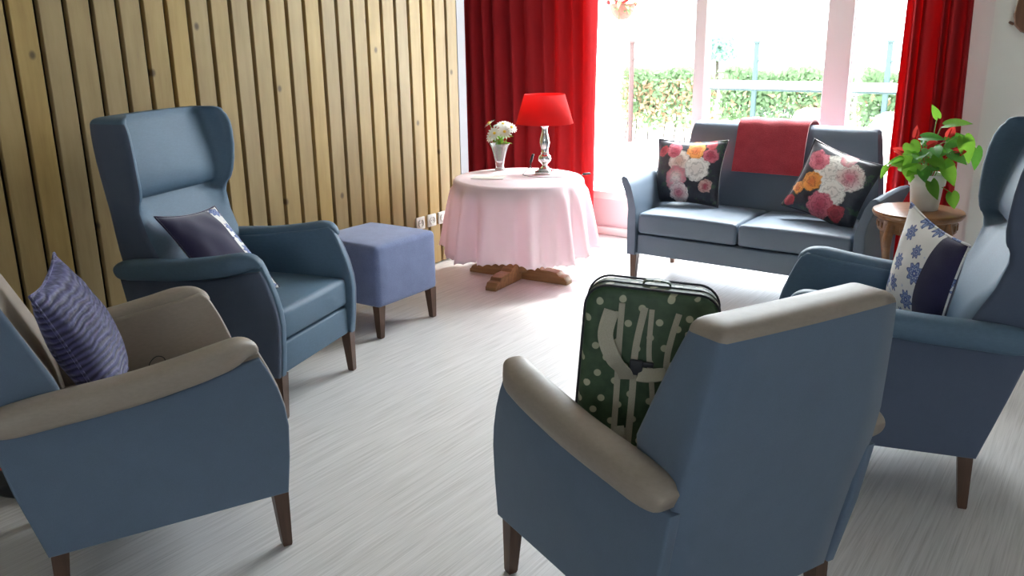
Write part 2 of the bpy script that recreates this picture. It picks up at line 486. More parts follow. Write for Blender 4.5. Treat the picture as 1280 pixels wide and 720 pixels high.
# window wall: openings from x=-3.45 to -1.10
WX0, WX1, SILL, HEAD = -3.45, -1.10, .27, 3.10
bm = BM()
add_box(bm, ((XL-1.1+WX0)/2, YW+.1, ZC/2), (WX0-XL+1.1, .2, ZC))
add_box(bm, ((WX1-.74)/2, YW+.1, ZC/2), (-.74-WX1, .2, ZC))
add_box(bm, ((WX0+WX1)/2, YW+.1, (ZC+HEAD)/2), (WX1-WX0, .2, ZC-HEAD))
struct('wall_back', bm, M['white_paint'])
bm = BM(); add_box(bm, ((WX0+WX1)/2, YW+.1, SILL/2+.02), (WX1-WX0, .16, SILL-.04)); struct('trim_2', bm, M['render_pink'])
bm = BM(); add_box(bm, ((WX0+WX1)/2, YW-.008, .03), (WX1-WX0, .03, .06), bev=.004, seg=1); struct('baseboard_back', bm, M['frame_white'])
bm = BM(); add_box(bm, ((-.74+XR)/2, YW+.03, ZC/2), (XR+.74, .30, ZC)); struct('wall_right_of_window', bm, M['grey_paint'])
# right wall and the wall behind the camera (out of view)
bm = BM(); add_box(bm, (XR+.1, (YB+YW)/2, ZC/2), (.2, YW-YB, ZC)); struct('wall_right', bm, M['far_paint'])
RW0, RW1, RZ0, RZ1 = 1.4, 3.0, 1.2, 2.5
bm = BM()
add_box(bm, ((XL-.2+RW0)/2, YB-.1, ZC/2), (RW0-XL+.2, .2, ZC)); add_box(bm, ((RW1+XR+.2)/2, YB-.1, ZC/2), (XR+.2-RW1, .2, ZC))
add_box(bm, ((RW0+RW1)/2, YB-.1, RZ0/2), (RW1-RW0, .2, RZ0)); add_box(bm, ((RW0+RW1)/2, YB-.1, (RZ1+ZC)/2), (RW1-RW0, .2, ZC-RZ1))
struct('wall_front', bm, M['far_paint'])
bm = BM()
for xx in (RW0+.03, RW0+.8, RW1-.03): add_box(bm, (xx, YB-.08, (RZ0+RZ1)/2), (.06, .08, RZ1-RZ0))
for zz in (RZ0+.03, RZ1-.03): add_box(bm, ((RW0+RW1)/2, YB-.08, zz), (RW1-RW0, .078, .06))
w2 = struct('fill_window', bm, M['frame_white'])  # unseen window added behind the camera as fill light for the chair backs
for x0 in (RW0+.06, RW0+.83):
    bm = BM(); add_box(bm, (x0+.355, YB-.08, (RZ0+RZ1)/2), (.71, .006, RZ1-RZ0-.12)); obj('pane', bm, M['glass'], w2, 0)
# window frames and panes
fy = YW+.05
bm = BM()
for x0, x1 in ((WX0, WX0+.06), (-2.565, -2.478), (-1.682, -1.519), (WX1-.05, WX1)):
    add_box(bm, ((x0+x1)/2, fy, (SILL+HEAD)/2), (x1-x0, .09, HEAD-SILL), bev=.006, seg=2)
add_box(bm, ((WX0+WX1)/2, fy, SILL+.03), (WX1-WX0, .088, .06), bev=.006, seg=2)
add_box(bm, ((WX0+WX1)/2, fy, HEAD-.03), (WX1-WX0, .088, .06), bev=.006, seg=2)
for x in (-2.487, -1.512):
    add_box(bm, (x, fy-.046, (SILL+HEAD)/2), (.008, .006, HEAD-SILL-.1))
w1 = struct('window_1', bm, M['frame_white'])
for x0, x1 in ((WX0+.06, -2.565), (-2.478, -1.682), (-1.519, WX1-.05)):
    bm = BM(); add_box(bm, ((x0+x1)/2, fy+.01, (SILL+HEAD)/2), (x1-x0, .006, HEAD-SILL-.12)); obj('pane', bm, M['glass'], w1, 0)
# ------------------------------------------------------------------ armchairs
ARM_OUT = [(.35, .19), (.362, .30), (.368, .40), (.363, .46), (.347, .525), (.325, .585), (.303, .635), (.288, .662), (.264, .680), (.20, .665), (-.05, .63), (-.30, .60), (-.335, .55), (-.315, .40), (-.27, .19)]
PANEL = [(.345, .188), (.358, .30), (.364, .40), (.358, .46), (.342, .525), (.320, .582), (.298, .625), (.24, .615), (.15, .592), (.05, .572), (-.20, .558), (-.382, .550), (-.352, .39), (-.300, .188)]
PAD = [(-.378, .580, .018, .030), (-.365, .584, .032, .040), (-.33, .590, .040, .046), (-.25, .598, .043, .049), (-.05, .612, .043, .050), (.10, .634, .042, .050), (.17, .648, .041, .049), (.215, .657, .039, .045), (.248, .661, .034, .038), (.272, .656, .026, .029), (.288, .646, .016, .018), (.295, .639, .006, .008)]

def sup(a, e=2.6):
    c, s = math.cos(a), math.sin(a)
    return math.copysign(abs(c)**(2/e), c), math.copysign(abs(s)**(2/e), s)

def build_arm(s, inner_mat, panel_mat, parent):
    bm = BM()
    add_prism(bm, ARM_OUT, s*.262, s*.300, 'x', bev=.010, seg=3)
    # rolled pad on top, swelling outwards, dying into the front edge
    path = []
    C = catmull([(y, z, 0) for y, z, h, w in PAD], 4); H = catmull([(h, w, 0) for y, z, h, w in PAD], 4)
    rings = []
    for i, (p, q) in enumerate(zip(C, H)):
        t = (C[min(i+1, len(C)-1)]-C[max(i-1, 0)]).normalized()
        nn = Vector((-t.y, t.x))
        out = .322-.024*sm(.19, .29, p.x)-.006*sm(-.30, -.378, p.x)
        rings.append([(s*(out+q.y*sup(a)[0]*1.0), p.x+nn.x*q.x*sup(a)[1], p.y+nn.y*q.x*sup(a)[1]) for a in [2*math.pi*k/20 for k in range(20)]])
    loft(bm, rings)
    arm = obj('arm', bm, inner_mat, parent, 50)
    bm = BM()
    add_prism(bm, PANEL, s*.285, s*.318, 'x', bev=.009, seg=3)
    obj('side_panel', bm, panel_mat, parent, 50)
    return arm

B_RINGS = [  # z, y rear, y front, half width rear, half width front
    (.19, -.300, -.20, .284, .255), (.32, -.325, -.185, .286, .258), (.45, -.352, -.175, .292, .259), (.57, -.385, -.190, .303, .260),
    (.66, -.405, -.215, .295, .284), (.75, -.418, -.255, .283, .278), (.84, -.431, -.295, .270, .270), (.90, -.439, -.322, .260, .262), (.928, -.441, -.334, .255, .256)]
A_RINGS = [  # z, y rear, y centre front, half rear, half front, wing depth
    (.19, -.300, -.20, .283, .255, 0), (.32, -.325, -.185, .285, .258, 0), (.45, -.350, -.175, .287, .259, 0), (.57, -.372, -.190, .294, .262, 0),
    (.66, -.382, -.215, .302, .288, 0), (.74, -.390, -.252, .305, .290, .004), (.82, -.396, -.295, .308, .294, .030), (.850, -.399, -.312, .310, .298, .052),
    (.866, -.400, -.320, .312, .302, .068), (.872, -.401, -.308, .313, .305, .062), (.886, -.401, -.295, .315, .310, .056), (.92, -.404, -.288, .318, .318, .058), (.97, -.408, -.293, .322, .327, .068), (1.03, -.413, -.305, .326, .333, .082),
    (1.09, -.418, -.320, .327, .335, .094), (1.135, -.421, -.333, .326, .333, .100), (1.165, -.422, -.343, .324, .328, .098), (1.178, -.422, -.348, .322, .322, .092)]

def ring(z, yr, yf, xr, xf, wing=0.0, seam=True):
    """closed ring starting rear left; returns points, count of shell points"""
    P = []
    for i in range(9):                                    # rear, left to right
        u = -1+2*i/8
        P.append((u*xr*.97, yr-.006*(1-u*u), z))
    P.append((xr, yr+.014, z))
    ye = yf+wing
    for i in range(1, 5):                                 # right side going forward
        t = i/5; P.append((xr+(xf-xr)*t, yr+.014+(ye-.022-yr-.014)*t, z))
    if not seam: nshell = len(P)
    P.append((xf, ye-.016, z)); P.append((xf-.004, ye-.005, z)); P.append((xf-.013, ye, z))
    if seam: nshell = len(P)
    N = 32
    for i in range(N+1):
        u = math.sin(math.pi*(.5-i/N)); u = .5*u+.5*(1-2*i/N)
        a = abs(u); xx = u*(xf-.020)
        w = wing*sm(.855 if wing > .03 else .6, .985, a)
        P.append((xx, yf+w-.010*(1-a*a)*(1 if wing < .03 else -.4), z))
    if seam: nfront_end = len(P)
    P.append((-xf+.013, ye, z)); P.append((-xf+.004, ye-.005, z)); P.append((-xf, ye-.016, z))
    if not seam: nfront_end = len(P)
    for i in range(1, 5):
        t = 1-i/5; P.append((-(xr+(xf-xr)*t), yr+.014+(ye-.022-yr-.014)*t, z))
    P.append((-xr, yr+.014, z))
    return P, nshell, nfront_end

def build_back(kind, front_mat, shell_mat, parent):
    tabs = A_RINGS if kind == 'A' else B_RINGS
    rings = []
    for t in tabs:
        if kind == 'A': P, a, b = ring(t[0], t[1], t[2], t[3], t[4], t[5], True)
        else: P, a, b = ring(*t)
        rings.append(P)
    top = rings[-1]
    body = len(rings)-1
    cy = sum(p[1] for p in top)/len(top)
    # rounded top
    for k, (s, h) in enumerate(((.97, .008), (.92, .015), (.84, .020), (.70, .024), (.45, .026))):
        rings.append([(p[0]*(1-(1-s)*.35), cy+(p[1]-cy)*s, p[2]+h+(.003*(1-(p[0]/.33)**2))) for p in top])
    n = len(top)
    for part, name, mt in (('front', 'backrest', front_mat), ('shell', 'back_shell', shell_mat)):
        bm = BM(); L, F = loft(bm, rings, cap0=(part == 'shell'), cap1=(part == 'front'))
        kill = []
        for r, row in enumerate(F):
            for i, f in enumerate(row):
                is_front = (a-1 <= i < b) or r >= body
                if is_front != (part == 'front'): kill.append(f)
        bmesh.ops.delete(bm, geom=kill, context='FACES')
        obj(name, bm, mt, parent, 60)

def tapered_leg(bm, x, y, h, top, bot, dx=0, dy=0):
    rings = []
    for t in (0, .04, .5, 1.0):
        w = bot+(top-bot)*t; z = h*t
        if t == 0: w *= .86
        ox, oy = dx*(1-t), dy*(1-t)
        rings.append([(x+ox+sx*w/2, y+oy+sy*w/2, z) for sx, sy in ((-1, -1), (1, -1), (1, 1), (-1, 1))])
    loft(bm, rings)

def build_chair(kind, name, label):
    inner, shell = (M['slate_vinyl'], M['navy_fabric']) if kind == 'A' else (M['beige_vinyl'], M['blue_fabric'])
    t = thing(name, label, 'armchair', group='lounge armchairs')
    for s in (1, -1): build_arm(s, inner, shell, t)
    build_back(kind, inner, shell, t)
    obj('seat', pad_box(-.262, .262, -.20, .345, .325, .452, bev=.022, crown=.022, front=.010), inner, t, 60)
    obj('apron', pad_box(-.262, .262, -.25, .338, .188, .318, bev=.012, crown=0, front=.003, cuts=3), inner if kind == 'A' else shell, t, 60)
    for sx in (-1, 1):
        for yy, dy in ((.325, .006), (-.272, -.012)):
            bm = BM(); tapered_leg(bm, sx*.275, yy, .195, .046, .028, -sx*-.008, dy); obj('leg', bm, M['dark_wood'], t, 30)
    return t

SHIFT = [(-2.339, 1.334, R(-23.72)), (-.874, 1.913, R(65.75)), (-3.064, 2.315, R(-73.68)), (-.630, 3.100, R(105.0))]
def place(o, i):
    x, y, a = SHIFT[i]; o.location = (x, y, 0); o.rotation_euler = (0, 0, a)
chairFL = build_chair('B', 'armchair', 'low-backed two-tone armchair, beige seat and blue sides, with the ribbed purple cushion')
place(chairFL, 0)
chairFC = copy_tree(chairFL); place(chairFC, 1)
chairFC['label'] = 'low-backed blue and beige armchair seen from behind, holding the green polka-dot backpack'
chairL = build_chair('A', 'wing_armchair', 'high-backed slate blue wing armchair standing in front of the oak slat wall')
place(chairL, 2)
chairR = copy_tree(chairL); place(chairR, 3)
chairR['label'] = 'high-backed navy wing armchair with a blue and white printed cushion, beside the plant table'

# this chair is set further back: its back and the rear of its sides lean more
for ch in chairR.children:
    if ch.name.split('.')[0] in ('backrest', 'back_shell', 'arm', 'side_panel'):
        ch.data = ch.data.copy()
        for v in ch.data.vertices:
            if ch.name.startswith('back'):
                v.co.y -= .10*max(0, v.co.z-.30)
            elif v.co.z > .30:
                v.co.y -= .10*(v.co.z-.30)*sm(-.10, -.30, v.co.y)

def frame_of(i):
    x, y, a = SHIFT[i]
    return Matrix.Translation((x, y, 0)) @ Matrix.Rotation(a, 4, 'Z')

# ------------------------------------------------------------------ cushions
def cushion_sheet(w, h, th, side, n=26, corner=.10, wr=.004, seed=0, keep=None):
    rnd = random.Random(seed); ph = [rnd.uniform(0, 6.28) for _ in range(4)]
    bm = BM(); V = []
    for j in range(n+1):
        row = []
        for i in range(n+1):
            u = -1+2*i/n; v = -1+2*j/n
            u2 = math.copysign(abs(u)**.8, u); v2 = math.copysign(abs(v)**.8, v)
            x = u2*w/2*(1-.10*(1-v2*v2)); y = v2*h/2*(1-.10*(1-u2*u2))
            z = th/2*(max(0, (1-u2**2))**.55*max(0, (1-v2**2))**.55)
            e = max(abs(u2), abs(v2))
            z += wr*math.sin(9*u+ph[0])*math.sin(7*v+ph[1])*(1-e)
            z += .4*wr*math.sin(18*u*v+ph[2])*sm(1, .7, e)
            row.append(bm.verts.new((x, y, side*z)))
        V.append(row)
    for j in range(n):
        for i in range(n):
            if keep is None or keep[0] <= i < keep[1]:
                bm.faces.new((V[j][i], V[j][i+1], V[j+1][i+1], V[j+1][i]))
    bmesh.ops.delete(bm, geom=[v for v in bm.verts if not v.link_faces], context='VERTS')
    return bm

def cushion(name, label, w, h, th, matrix, front, back, seed, cat='cushion', group=None, wrap=None):
    t = thing(name, label, cat, group=group)
    t.matrix_world = matrix
    # wrap: the back cover folds round one edge onto the front face
    fb = cushion_sheet(w, h, th, 1, seed=seed, keep=wrap)
    bb = cushion_sheet(w, h, th, -1, seed=seed+1)
    if wrap:
        tmp = bpy.data.meshes.new('tmp'); cushion_sheet(w, h, th, 1, seed=seed, keep=(wrap[1], 26) if wrap[0] == 0 else (0, wrap[0])).to_mesh(tmp); bb.from_mesh(tmp); bpy.data.meshes.remove(tmp)
        bmesh.ops.remove_doubles(bb, verts=bb.verts, dist=.0003)
    a = obj('front_cover', fb, front, t, 180)
    b = obj('back_cover', bb, back, t, 180)
    bm = BM()
    pts = []
    n = 40
    for k in range(4*n):
        s, f = divmod(k, n); f = -1+2*f/n
        u, v = [(f, -1), (1, f), (-f, 1), (-1, -f)][s]
        pts.append((u*w/2*(1-.10*(1-v*v)), v*h/2*(1-.10*(1-u*u)), 0))
    pts.append(pts[0])
    add_tube(bm, pts, .0042, 6, 0)
    obj('seam', bm, front, t, 180)
    return t

def axes(origin, xdir, ydir):
    x = Vector(xdir).normalized(); z = x.cross(Vector(ydir)).normalized(); y = z.cross(x)
    m = Matrix((x, y, z)).transposed().to_4x4(); m.translation = Vector(origin)
    return m

cushion('cushion', 'ribbed purple velvet cushion leaning in the beige armchair at the left', .40, .42, .16,
        frame_of(0) @ axes((.035, -.118, .690), (-.974, .221, .055), (-.029, -.359, .933)), M['ribbed'], M['ribbed'], 3, group='scatter cushions')
cushion('cushion', 'dark purple cushion with a white printed edge, in the left wing armchair', .31, .49, .12,
        frame_of(2) @ axes((.118, -.030, .632), (-.972, .205, -.03), (-.10, -.74, .65)), M['navy_velvet'], M['medallion'], 5, group='scatter cushions', wrap=(0, 19))
cushion('cushion', 'white cushion with blue star medallions and navy back, in the right wing armchair', .35, .39, .13,
        frame_of(3) @ axes((.0, -.115, .690), (-.86, -.44, -.20), (-.20, -.16, .96)), M['medallion'], M['navy_velvet'], 8, group='scatter cushions', wrap=(0, 17))

# ------------------------------------------------------------------ sofa
def build_sofa():
    t = thing('sofa', 'slate two-seater sofa with a red towel over its back, below the window', 'sofa', (-1.765, 4.69, 0), R(-1.0))
    v = M['sofa_vinyl']
    hw = .700
    # arms: front faces -y; S-curved front outline rolls outwards at the top
    for s in (-1, 1):
        prof = [(0, .18), (0, .40), (-.004, .46), (.006, .52), (.030, .58), (.050, .625), (.052, .648), (.036, .658), (.010, .650), (-.020, .60), (-.046, .52), (-.060, .46), (-.060, .18)]
        bm = BM()
        rings = []
        for yy, zs, sc in ((-.012, 1.0, .90), (-.006, 1.0, .97), (.004, 1.0, 1.0), (.20, 1.0, 1.0), (.42, .99, 1.0), (.60, .97, 1.0), (.66, .955, .97)):
            cx = -.03
            rings.append([(s*(hw+cx+(dx-cx)*sc), yy, .18+(z-.18)*zs) for dx, z in prof])
        loft(bm, rings)
        obj('arm', bm, v, t, 50)
    for x0, x1 in ((-.632, -.004), (.004, .632)):
        obj('seat_cushion', pad_box(x0, x1, -.005, .50, .315, .440, bev=.022, crown=.020, front=-.006), v, t, 60)
    obj('apron', pad_box(-.637, .637, .004, .56, .185, .308, bev=.010, crown=0, front=0, cuts=2), v, t, 60)
    # backrest
    bm = BM(); rings = []
    for z, yf, yr, w in ((.20, .50, .60, .63), (.42, .49, .62, .635), (.55, .50, .64, .618), (.75, .535, .665, .590), (.88, .56, .685, .568), (.925, .575, .685, .560), (.943, .595, .67, .548), (.950, .62, .645, .53)):
        P = [(-w, yr, z), (w, yr, z)]
        for i in range(13):
            u = 1-2*i/12; P.append((u*w, yf-.012*(1-u*u)+.02*sm(.93, 1, abs(u)), z))
        rings.append(P)
    loft(bm, rings)
    obj('backrest', bm, v, t, 50)
    for sx in (-1, 1):
        for yy, dy in ((.035, -.004), (.57, .010)):
            bm = BM(); tapered_leg(bm, sx*(hw-.035), yy, .185, .046, .028, sx*.004, dy); obj('leg', bm, M['dark_wood'], t, 30)
    return t
sofa = build_sofa()

cushion('cushion', 'upright black floral cushion at the left end of the sofa', .475, .41, .14,
        axes((-2.245, 5.065, .652), (1, -.06, .04), (.0, .13, .40)), M['floral_a'], M['floral_a'], 11, group='floral sofa cushions')
cushion('cushion', 'tilted black floral cushion at the right end of the sofa', .43, .41, .14,
        axes((-1.34, 4.975, .655), (.93, -.12, -.27), (.33, .26, .80)), M['floral_b'], M['floral_b'], 13, group='floral sofa cushions')

# towel over the sofa back
bm = BM()
path = [(5.160, .665), (5.178, .75), (5.205, .85), (5.228, .925), (5.255, .960), (5.31, .970), (5.365, .962), (5.392, .925), (5.402, .80)]
P = catmull([(0, y, z) for y, z in path], 5)
rows = []
NX = 20
for side in (0, 1):
    for i in range(NX+1):
        u = i/NX
        row = []
        for j, p in enumerate(P):
            f = j/(len(P)-1)
            x = -2.005+.445*u+.006*math.sin(5*f+u*3)+(.014*(.5-u))*(1-f)
            wv = .0025*math.sin(u*17+f*7)+.0018*math.sin(u*9-f*11)
            t = (P[min(j+1, len(P)-1)]-P[max(j-1, 0)]).normalized(); nrm = Vector((0, -t.z, t.y))
            q = p+nrm*(wv+(.010 if side == 0 else -.000))
            row.append(bm.verts.new((x, q.y, q.z)))
        rows.append(row)
A, B = rows[:NX+1], rows[NX+1:]
for G in (A, B):
    for i in range(NX):
        for j in range(len(P)-1):
            bm.faces.new((G[i][j], G[i+1][j], G[i+1][j+1], G[i][j+1]))
m = len(P)-1
for i in range(NX):
    bm.faces.new((A[i][0], A[i+1][0], B[i+1][0], B[i][0])); bm.faces.new((A[i][m], A[i+1][m], B[i+1][m], B[i][m]))
for j in range(m):
    bm.faces.new((A[0][j], A[0][j+1], B[0][j+1], B[0][j])); bm.faces.new((A[NX][j], A[NX][j+1], B[NX][j+1], B[NX][j]))
tag(obj('towel', bm, M['towel'], None, 60), 'red terry towel folded over the back of the sofa', 'towel')

# ------------------------------------------------------------------ ottoman
t = thing('ottoman', 'square violet-blue fabric footstool between wing armchair and round table', 'footstool', (-3.235, 3.285, 0), R(1.0))
obj('seat', pad_box(-.235, .235, -.235, .235, .165, .485, bev=.026, crown=.010, front=.0), M['ottoman_fabric'], t, 60)
for sx in (-1, 1):
    for sy in (-1, 1):
        bm = BM(); tapered_leg(bm, sx*.205, sy*.205, .17, .046, .028, sx*.006, sy*.006); obj('leg', bm, M['dark_wood'], t, 30)

# ------------------------------------------------------------------ round table and cloth
TX, TY, TZ, TR = -3.085, 4.425, .640, .400
t = thing('pedestal_table', 'round table on a carved oak cross-foot pedestal, under the pink cloth', 'table', (TX, TY, 0), R(8))
bm = BM(); add_lathe(bm, [(TR-.05, .545), (TR-.045, .60), (TR-.012, .602), (TR-.006, .612), (TR-.004, .626), (TR-.012, .634)], 64); obj('tabletop', bm, M['table_wood'], t, 40)
bm = BM(); add_lathe(bm, [(.085, .05), (.088, .10), (.055, .14), (.050, .20), (.075, .28), (.080, .34), (.05, .42), (.045, .48), (.09, .545)], 32); obj('pedestal', bm, M['table_wood'], t, 40)
FO = [(.03, 0), (.355, 0), (.355, .022), (.345, .030), (.335, .046), (.300, .052), (.285, .070), (.235, .078), (.175, .078), (.150, .098), (.10, .110), (.03, .150)]
for k in range(4):
    bm = BM(); add_prism(bm, FO, -.038, .038, 'y', bev=.005, seg=2)
    bmesh.ops.rotate(bm, verts=bm.verts, cent=(0, 0, 0), matrix=Matrix.Rotation(k*math.pi/2+R(-3), 3, 'Z'))
    obj('foot', bm, M['table_wood'], t, 30)

# tablecloth: flat disc, then a scalloped fluted skirt
bm = BM(); NA = 288
def cloth_ring(r, z, fl, hemz=0.0):
    out = []
    for i in range(NA):
        a = 2*math.pi*i/NA
        f = math.sin(13*a+.6*math.sin(3*a))*.6+.4*math.sin(21*a+1.3+math.sin(2*a))
        rr = r+fl*f+fl*.35*max(0, math.sin(5*a+2.2))**3
        zz = z+hemz*(abs(math.sin(a*36))*.5-.25)*2 + hemz*1.6*math.sin(4*a+R(20))
        out.append((rr*math.cos(a), rr*math.sin(a), zz))
    return out
zt = TZ-.001
rings = [cloth_ring(.10, zt+.003, 0), cloth_ring(TR-.03, zt+.003, 0), cloth_ring(TR-.008, zt+.001, 0), cloth_ring(TR+.003, zt-.010, .001), cloth_ring(TR+.006, zt-.045, .004)]
for k in range(1, 15):
    f = k/14
    rings.append(cloth_ring(TR+.010+.052*f**.9, zt-.045-(zt-.045-.185)*f, .010+.040*f**.7, .010*sm(.85, 1, f)))
L, F = loft(bm, rings, cap0=True, cap1=False)
cl = obj('tablecloth', bm, M['cloth'], None, 60); cl.location = (TX, TY, 0)
so = cl.modifiers.new('s', 'SOLIDIFY'); so.thickness = .0012; so.offset = 1
tag(cl, 'pale pink tablecloth with a scalloped hem draped over the round table', 'tablecloth')
ZT = TZ+.0065

# table lamp
t = thing('table_lamp', 'table lamp with a red cone shade and silver baluster base', 'lamp', (-3.008, 4.606, ZT), R(20))
bm = BM(); add_box(bm, (0, 0, .009), (.105, .105, .018), bev=.004, seg=2); add_box(bm, (0, 0, .026), (.072, .072, .016), bev=.005, seg=2); obj('base', bm, M['silver'], t, 40)
bm = BM(); add_lathe(bm, [(.030, .033), (.020, .045), (.014, .052), (.020, .062), (.036, .078), (.041, .095), (.036, .112), (.022, .124), (.026, .130), (.020, .138), (.024, .160), (.031, .190), (.030, .215), (.022, .245), (.016, .270), (.020, .288), (.036, .302), (.038, .308), (.012, .312), (.012, .345)], 28); obj('stem', bm, M['silver'], t, 50)
bm = BM(); L, F = add_lathe(bm, [(.178, .312), (.1255, .488)], 48, cap0=False, cap1=False)
sh = obj('lamp_shade', bm, M['shade'], t, 60); so = sh.modifiers.new('s', 'SOLIDIFY'); so.thickness = .0015
bm = BM(); add_lathe(bm, [(.0, .342), (.014, .345), (.014, .385), (.028, .42), (.030, .44), (.018, .468), (.0, .475)], 20, cap0=False, cap1=False); obj('bulb', bm, M['ceramic'], t, 180)
bm = BM()
for k in range(3):
    a = k*2*math.pi/3; add_tube(bm, [(.013*math.cos(a), .013*math.sin(a), .335), (.16*math.cos(a), .16*math.sin(a), .345)], .0015, 6, 0)
obj('shade_spider', bm, M['silver'], t, 60)
bm = BM(); add_tube(bm, [(-.02, .03, .02), (-.06, .01, .012), (-.085, -.03, .050), (-.062, -.05, .122), (-.085, -.035, .05), (-.13, -.02, .003), (-.10, -.12, .003), (.02, -.17, .003), (.16, -.13, .003), (.24, -.05, .003), (.285, -.005, .004)], .0024, 6, 8)
cd = obj('cord', bm, M['plastic_black'], t, 180)
bm = BM(); add_box(bm, (-.072, -.042, .100), (.016, .018, .06), Euler((.25, .35, .0)).to_matrix().to_4x4(), bev=.005, seg=2); obj('cord_switch', bm, M['plastic_black'], cd, 40)
bm = BM(); add_box(bm, (.270, -.02, .0085), (.05, .014, .012), Matrix.Rotation(.5, 4, 'Z'), bev=.004, seg=2); obj('cord_plug', bm, M['plastic_black'], cd, 40)

# paper lying left of the vase
bm = BM(); add_box(bm, (0, 0, .001), (.20, .13, .002)); o = obj('napkin', bm, M['plastic_white'], None, 0); o.location = (-3.22, 4.30, ZT); o.rotation_euler = (0, 0, R(25))
tag(o, 'flat white paper napkin lying on the pink tablecloth near its left edge', 'napkin')

# crystal vase and daisies
VX, VY = -3.345, 4.590
bm = BM(); add_lathe(bm, [(.034, 0), (.036, .006), (.026, .016), (.026, .03), (.031, .06), (.040, .10), (.053, .145), (.067, .170), (.064, .170), (.049, .143), (.036, .10), (.026, .06), (.0, .045)], 24, cap1=False)
o = obj('vase', bm, M['crystal'], None, 30); o.location = (VX, VY, ZT)
tag(o, 'flared cut-crystal vase holding white daisies on the round table', 'vase')

def daisy(name, pos, nrm, r, label, stem_to):
    t = thing(name, label, 'flower', pos, group='white daisies in the crystal vase')
    z = Vector(nrm).normalized(); q = z.to_track_quat('Z', 'Y').to_matrix()
    bm = BM()
    for ly, (np_, rr) in enumerate(((14, r), (11, r*.75))):
        for k in range(np_):
            a = 2*math.pi*(k+.5*ly)/np_; w = rr*.115
            pts = [(.12, .45), (.45, .95), (.75, 1.0), (.93, .7), (1.0, .15)]
            left = []; right = []
            for u, ww in pts:
                h = .25*rr*(u*.4-u*u*.5)+.006*ly+.004
                left.append(q @ Vector((u*rr*math.cos(a)-ww*w*math.sin(a), u*rr*math.sin(a)+ww*w*math.cos(a), h)))
                right.append(q @ Vector((u*rr*math.cos(a)+ww*w*math.sin(a), u*rr*math.sin(a)-ww*w*math.cos(a), h)))
            A = [bm.verts.new(p) for p in left]; B = [bm.verts.new(p) for p in right]
            for i in range(len(A)-1): bm.faces.new((A[i], A[i+1], B[i+1], B[i]))
    obj('petals', bm, M['petal'], t, 180)
    bm = BM(); add_lathe(bm, [(.001, .016), (.008, .015), (.011, .008), (.010, .0)], 12)
    bmesh.ops.transform(bm, verts=bm.verts, matrix=q.to_4x4()); obj('flower_eye', bm, M['yellow'], t, 180)
    bm = BM(); e = Vector(stem_to)-Vector(pos); add_tube(bm, [(0, 0, 0)-z*.0 if False else Vector((0, 0, 0)), -z*.03+e*.25, e], .002, 6, 5)
    obj('stem', bm, M['stem'], t, 180)
CAM_DIR = Vector((.58, -.75, .25))
DA = [((-.010, -.035, .235), (.3, -1, .55), .050, 'white daisy low in the middle of the vase, facing the room'),
      ((.048, -.010, .245), (.7, -.8, .6), .050, 'white daisy on the right side of the vase bouquet'),
      ((-.050, -.020, .215), (-.3, -1, .35), .046, 'white daisy drooping low on the left side of the bouquet'),
      ((.010, .030, .285), (.2, -.4, 1), .048, 'topmost white daisy in the middle of the bouquet'),
      ((-.075, .000, .290), (-.6, -.4, 1), .044, 'white daisy highest on the left of the bouquet'),
      ((.075, .025, .270), (.9, -.3, .8), .042, 'white daisy at the far right rim of the bouquet'),
      ((-.030, .045, .275), (-.2, .2, 1), .044, 'white daisy at the back of the bouquet')]
for k, (p, nrm, r, lab) in enumerate(DA):
    daisy('daisy', (VX+p[0], VY+p[1], ZT+p[2]), nrm, r, lab, (VX+p[0]*.15, VY+p[1]*.15, ZT+.062))

def leaf_bm(bm, base, direction, nrm, L, W, curl=.25, heart=True):
    d = Vector(direction).normalized(); s = d.cross(Vector(nrm)).normalized(); n = s.cross(d)
    prof = [(-.12, .55), (-.02, .82), (.15, 1.0), (.35, .98), (.55, .80), (.75, .50), (.9, .22), (1.0, .02)] if heart else [(0, .1), (.2, .7), (.45, 1.0), (.7, .75), (.9, .35), (1, .03)]
    rows = []
    for u, w in prof:
        drop = -curl*L*u*u
        row = []
        for f in (-1, -.5, 0, .5, 1):
            uu = u if abs(f) > .1 or u > 0 else 0.02
            p = Vector(base)+d*(uu*L)+s*(f*w*W/2)+n*(drop+.12*W*abs(f)*w)
            row.append(bm.verts.new(p))
        rows.append(row)
    for a, b in zip(rows, rows[1:]):
        for i in range(4):
            bm.faces.new((a[i], a[i+1], b[i+1], b[i]))
bm = BM()
rl = random.Random(4)
for k in range(12):
    a = rl.uniform(0, 6.28); up = rl.uniform(.0, .8)
    d = (math.cos(a), math.sin(a), up); b0 = (.012*math.cos(a), .012*math.sin(a), rl.uniform(.16, .21))
    add_tube(bm, [(.004*math.cos(a), .004*math.sin(a), .065), b0], .0018, 5, 0)
    leaf_bm(bm, b0, d, (0, 0, 1), rl.uniform(.06, .085), .026, .2, False)
o = obj('greenery_sprig', bm, M['leaf'], None, 180); o.location = (VX, VY, ZT)
tag(o, 'light green leafy sprigs between the daisies in the crystal vase', 'greenery')

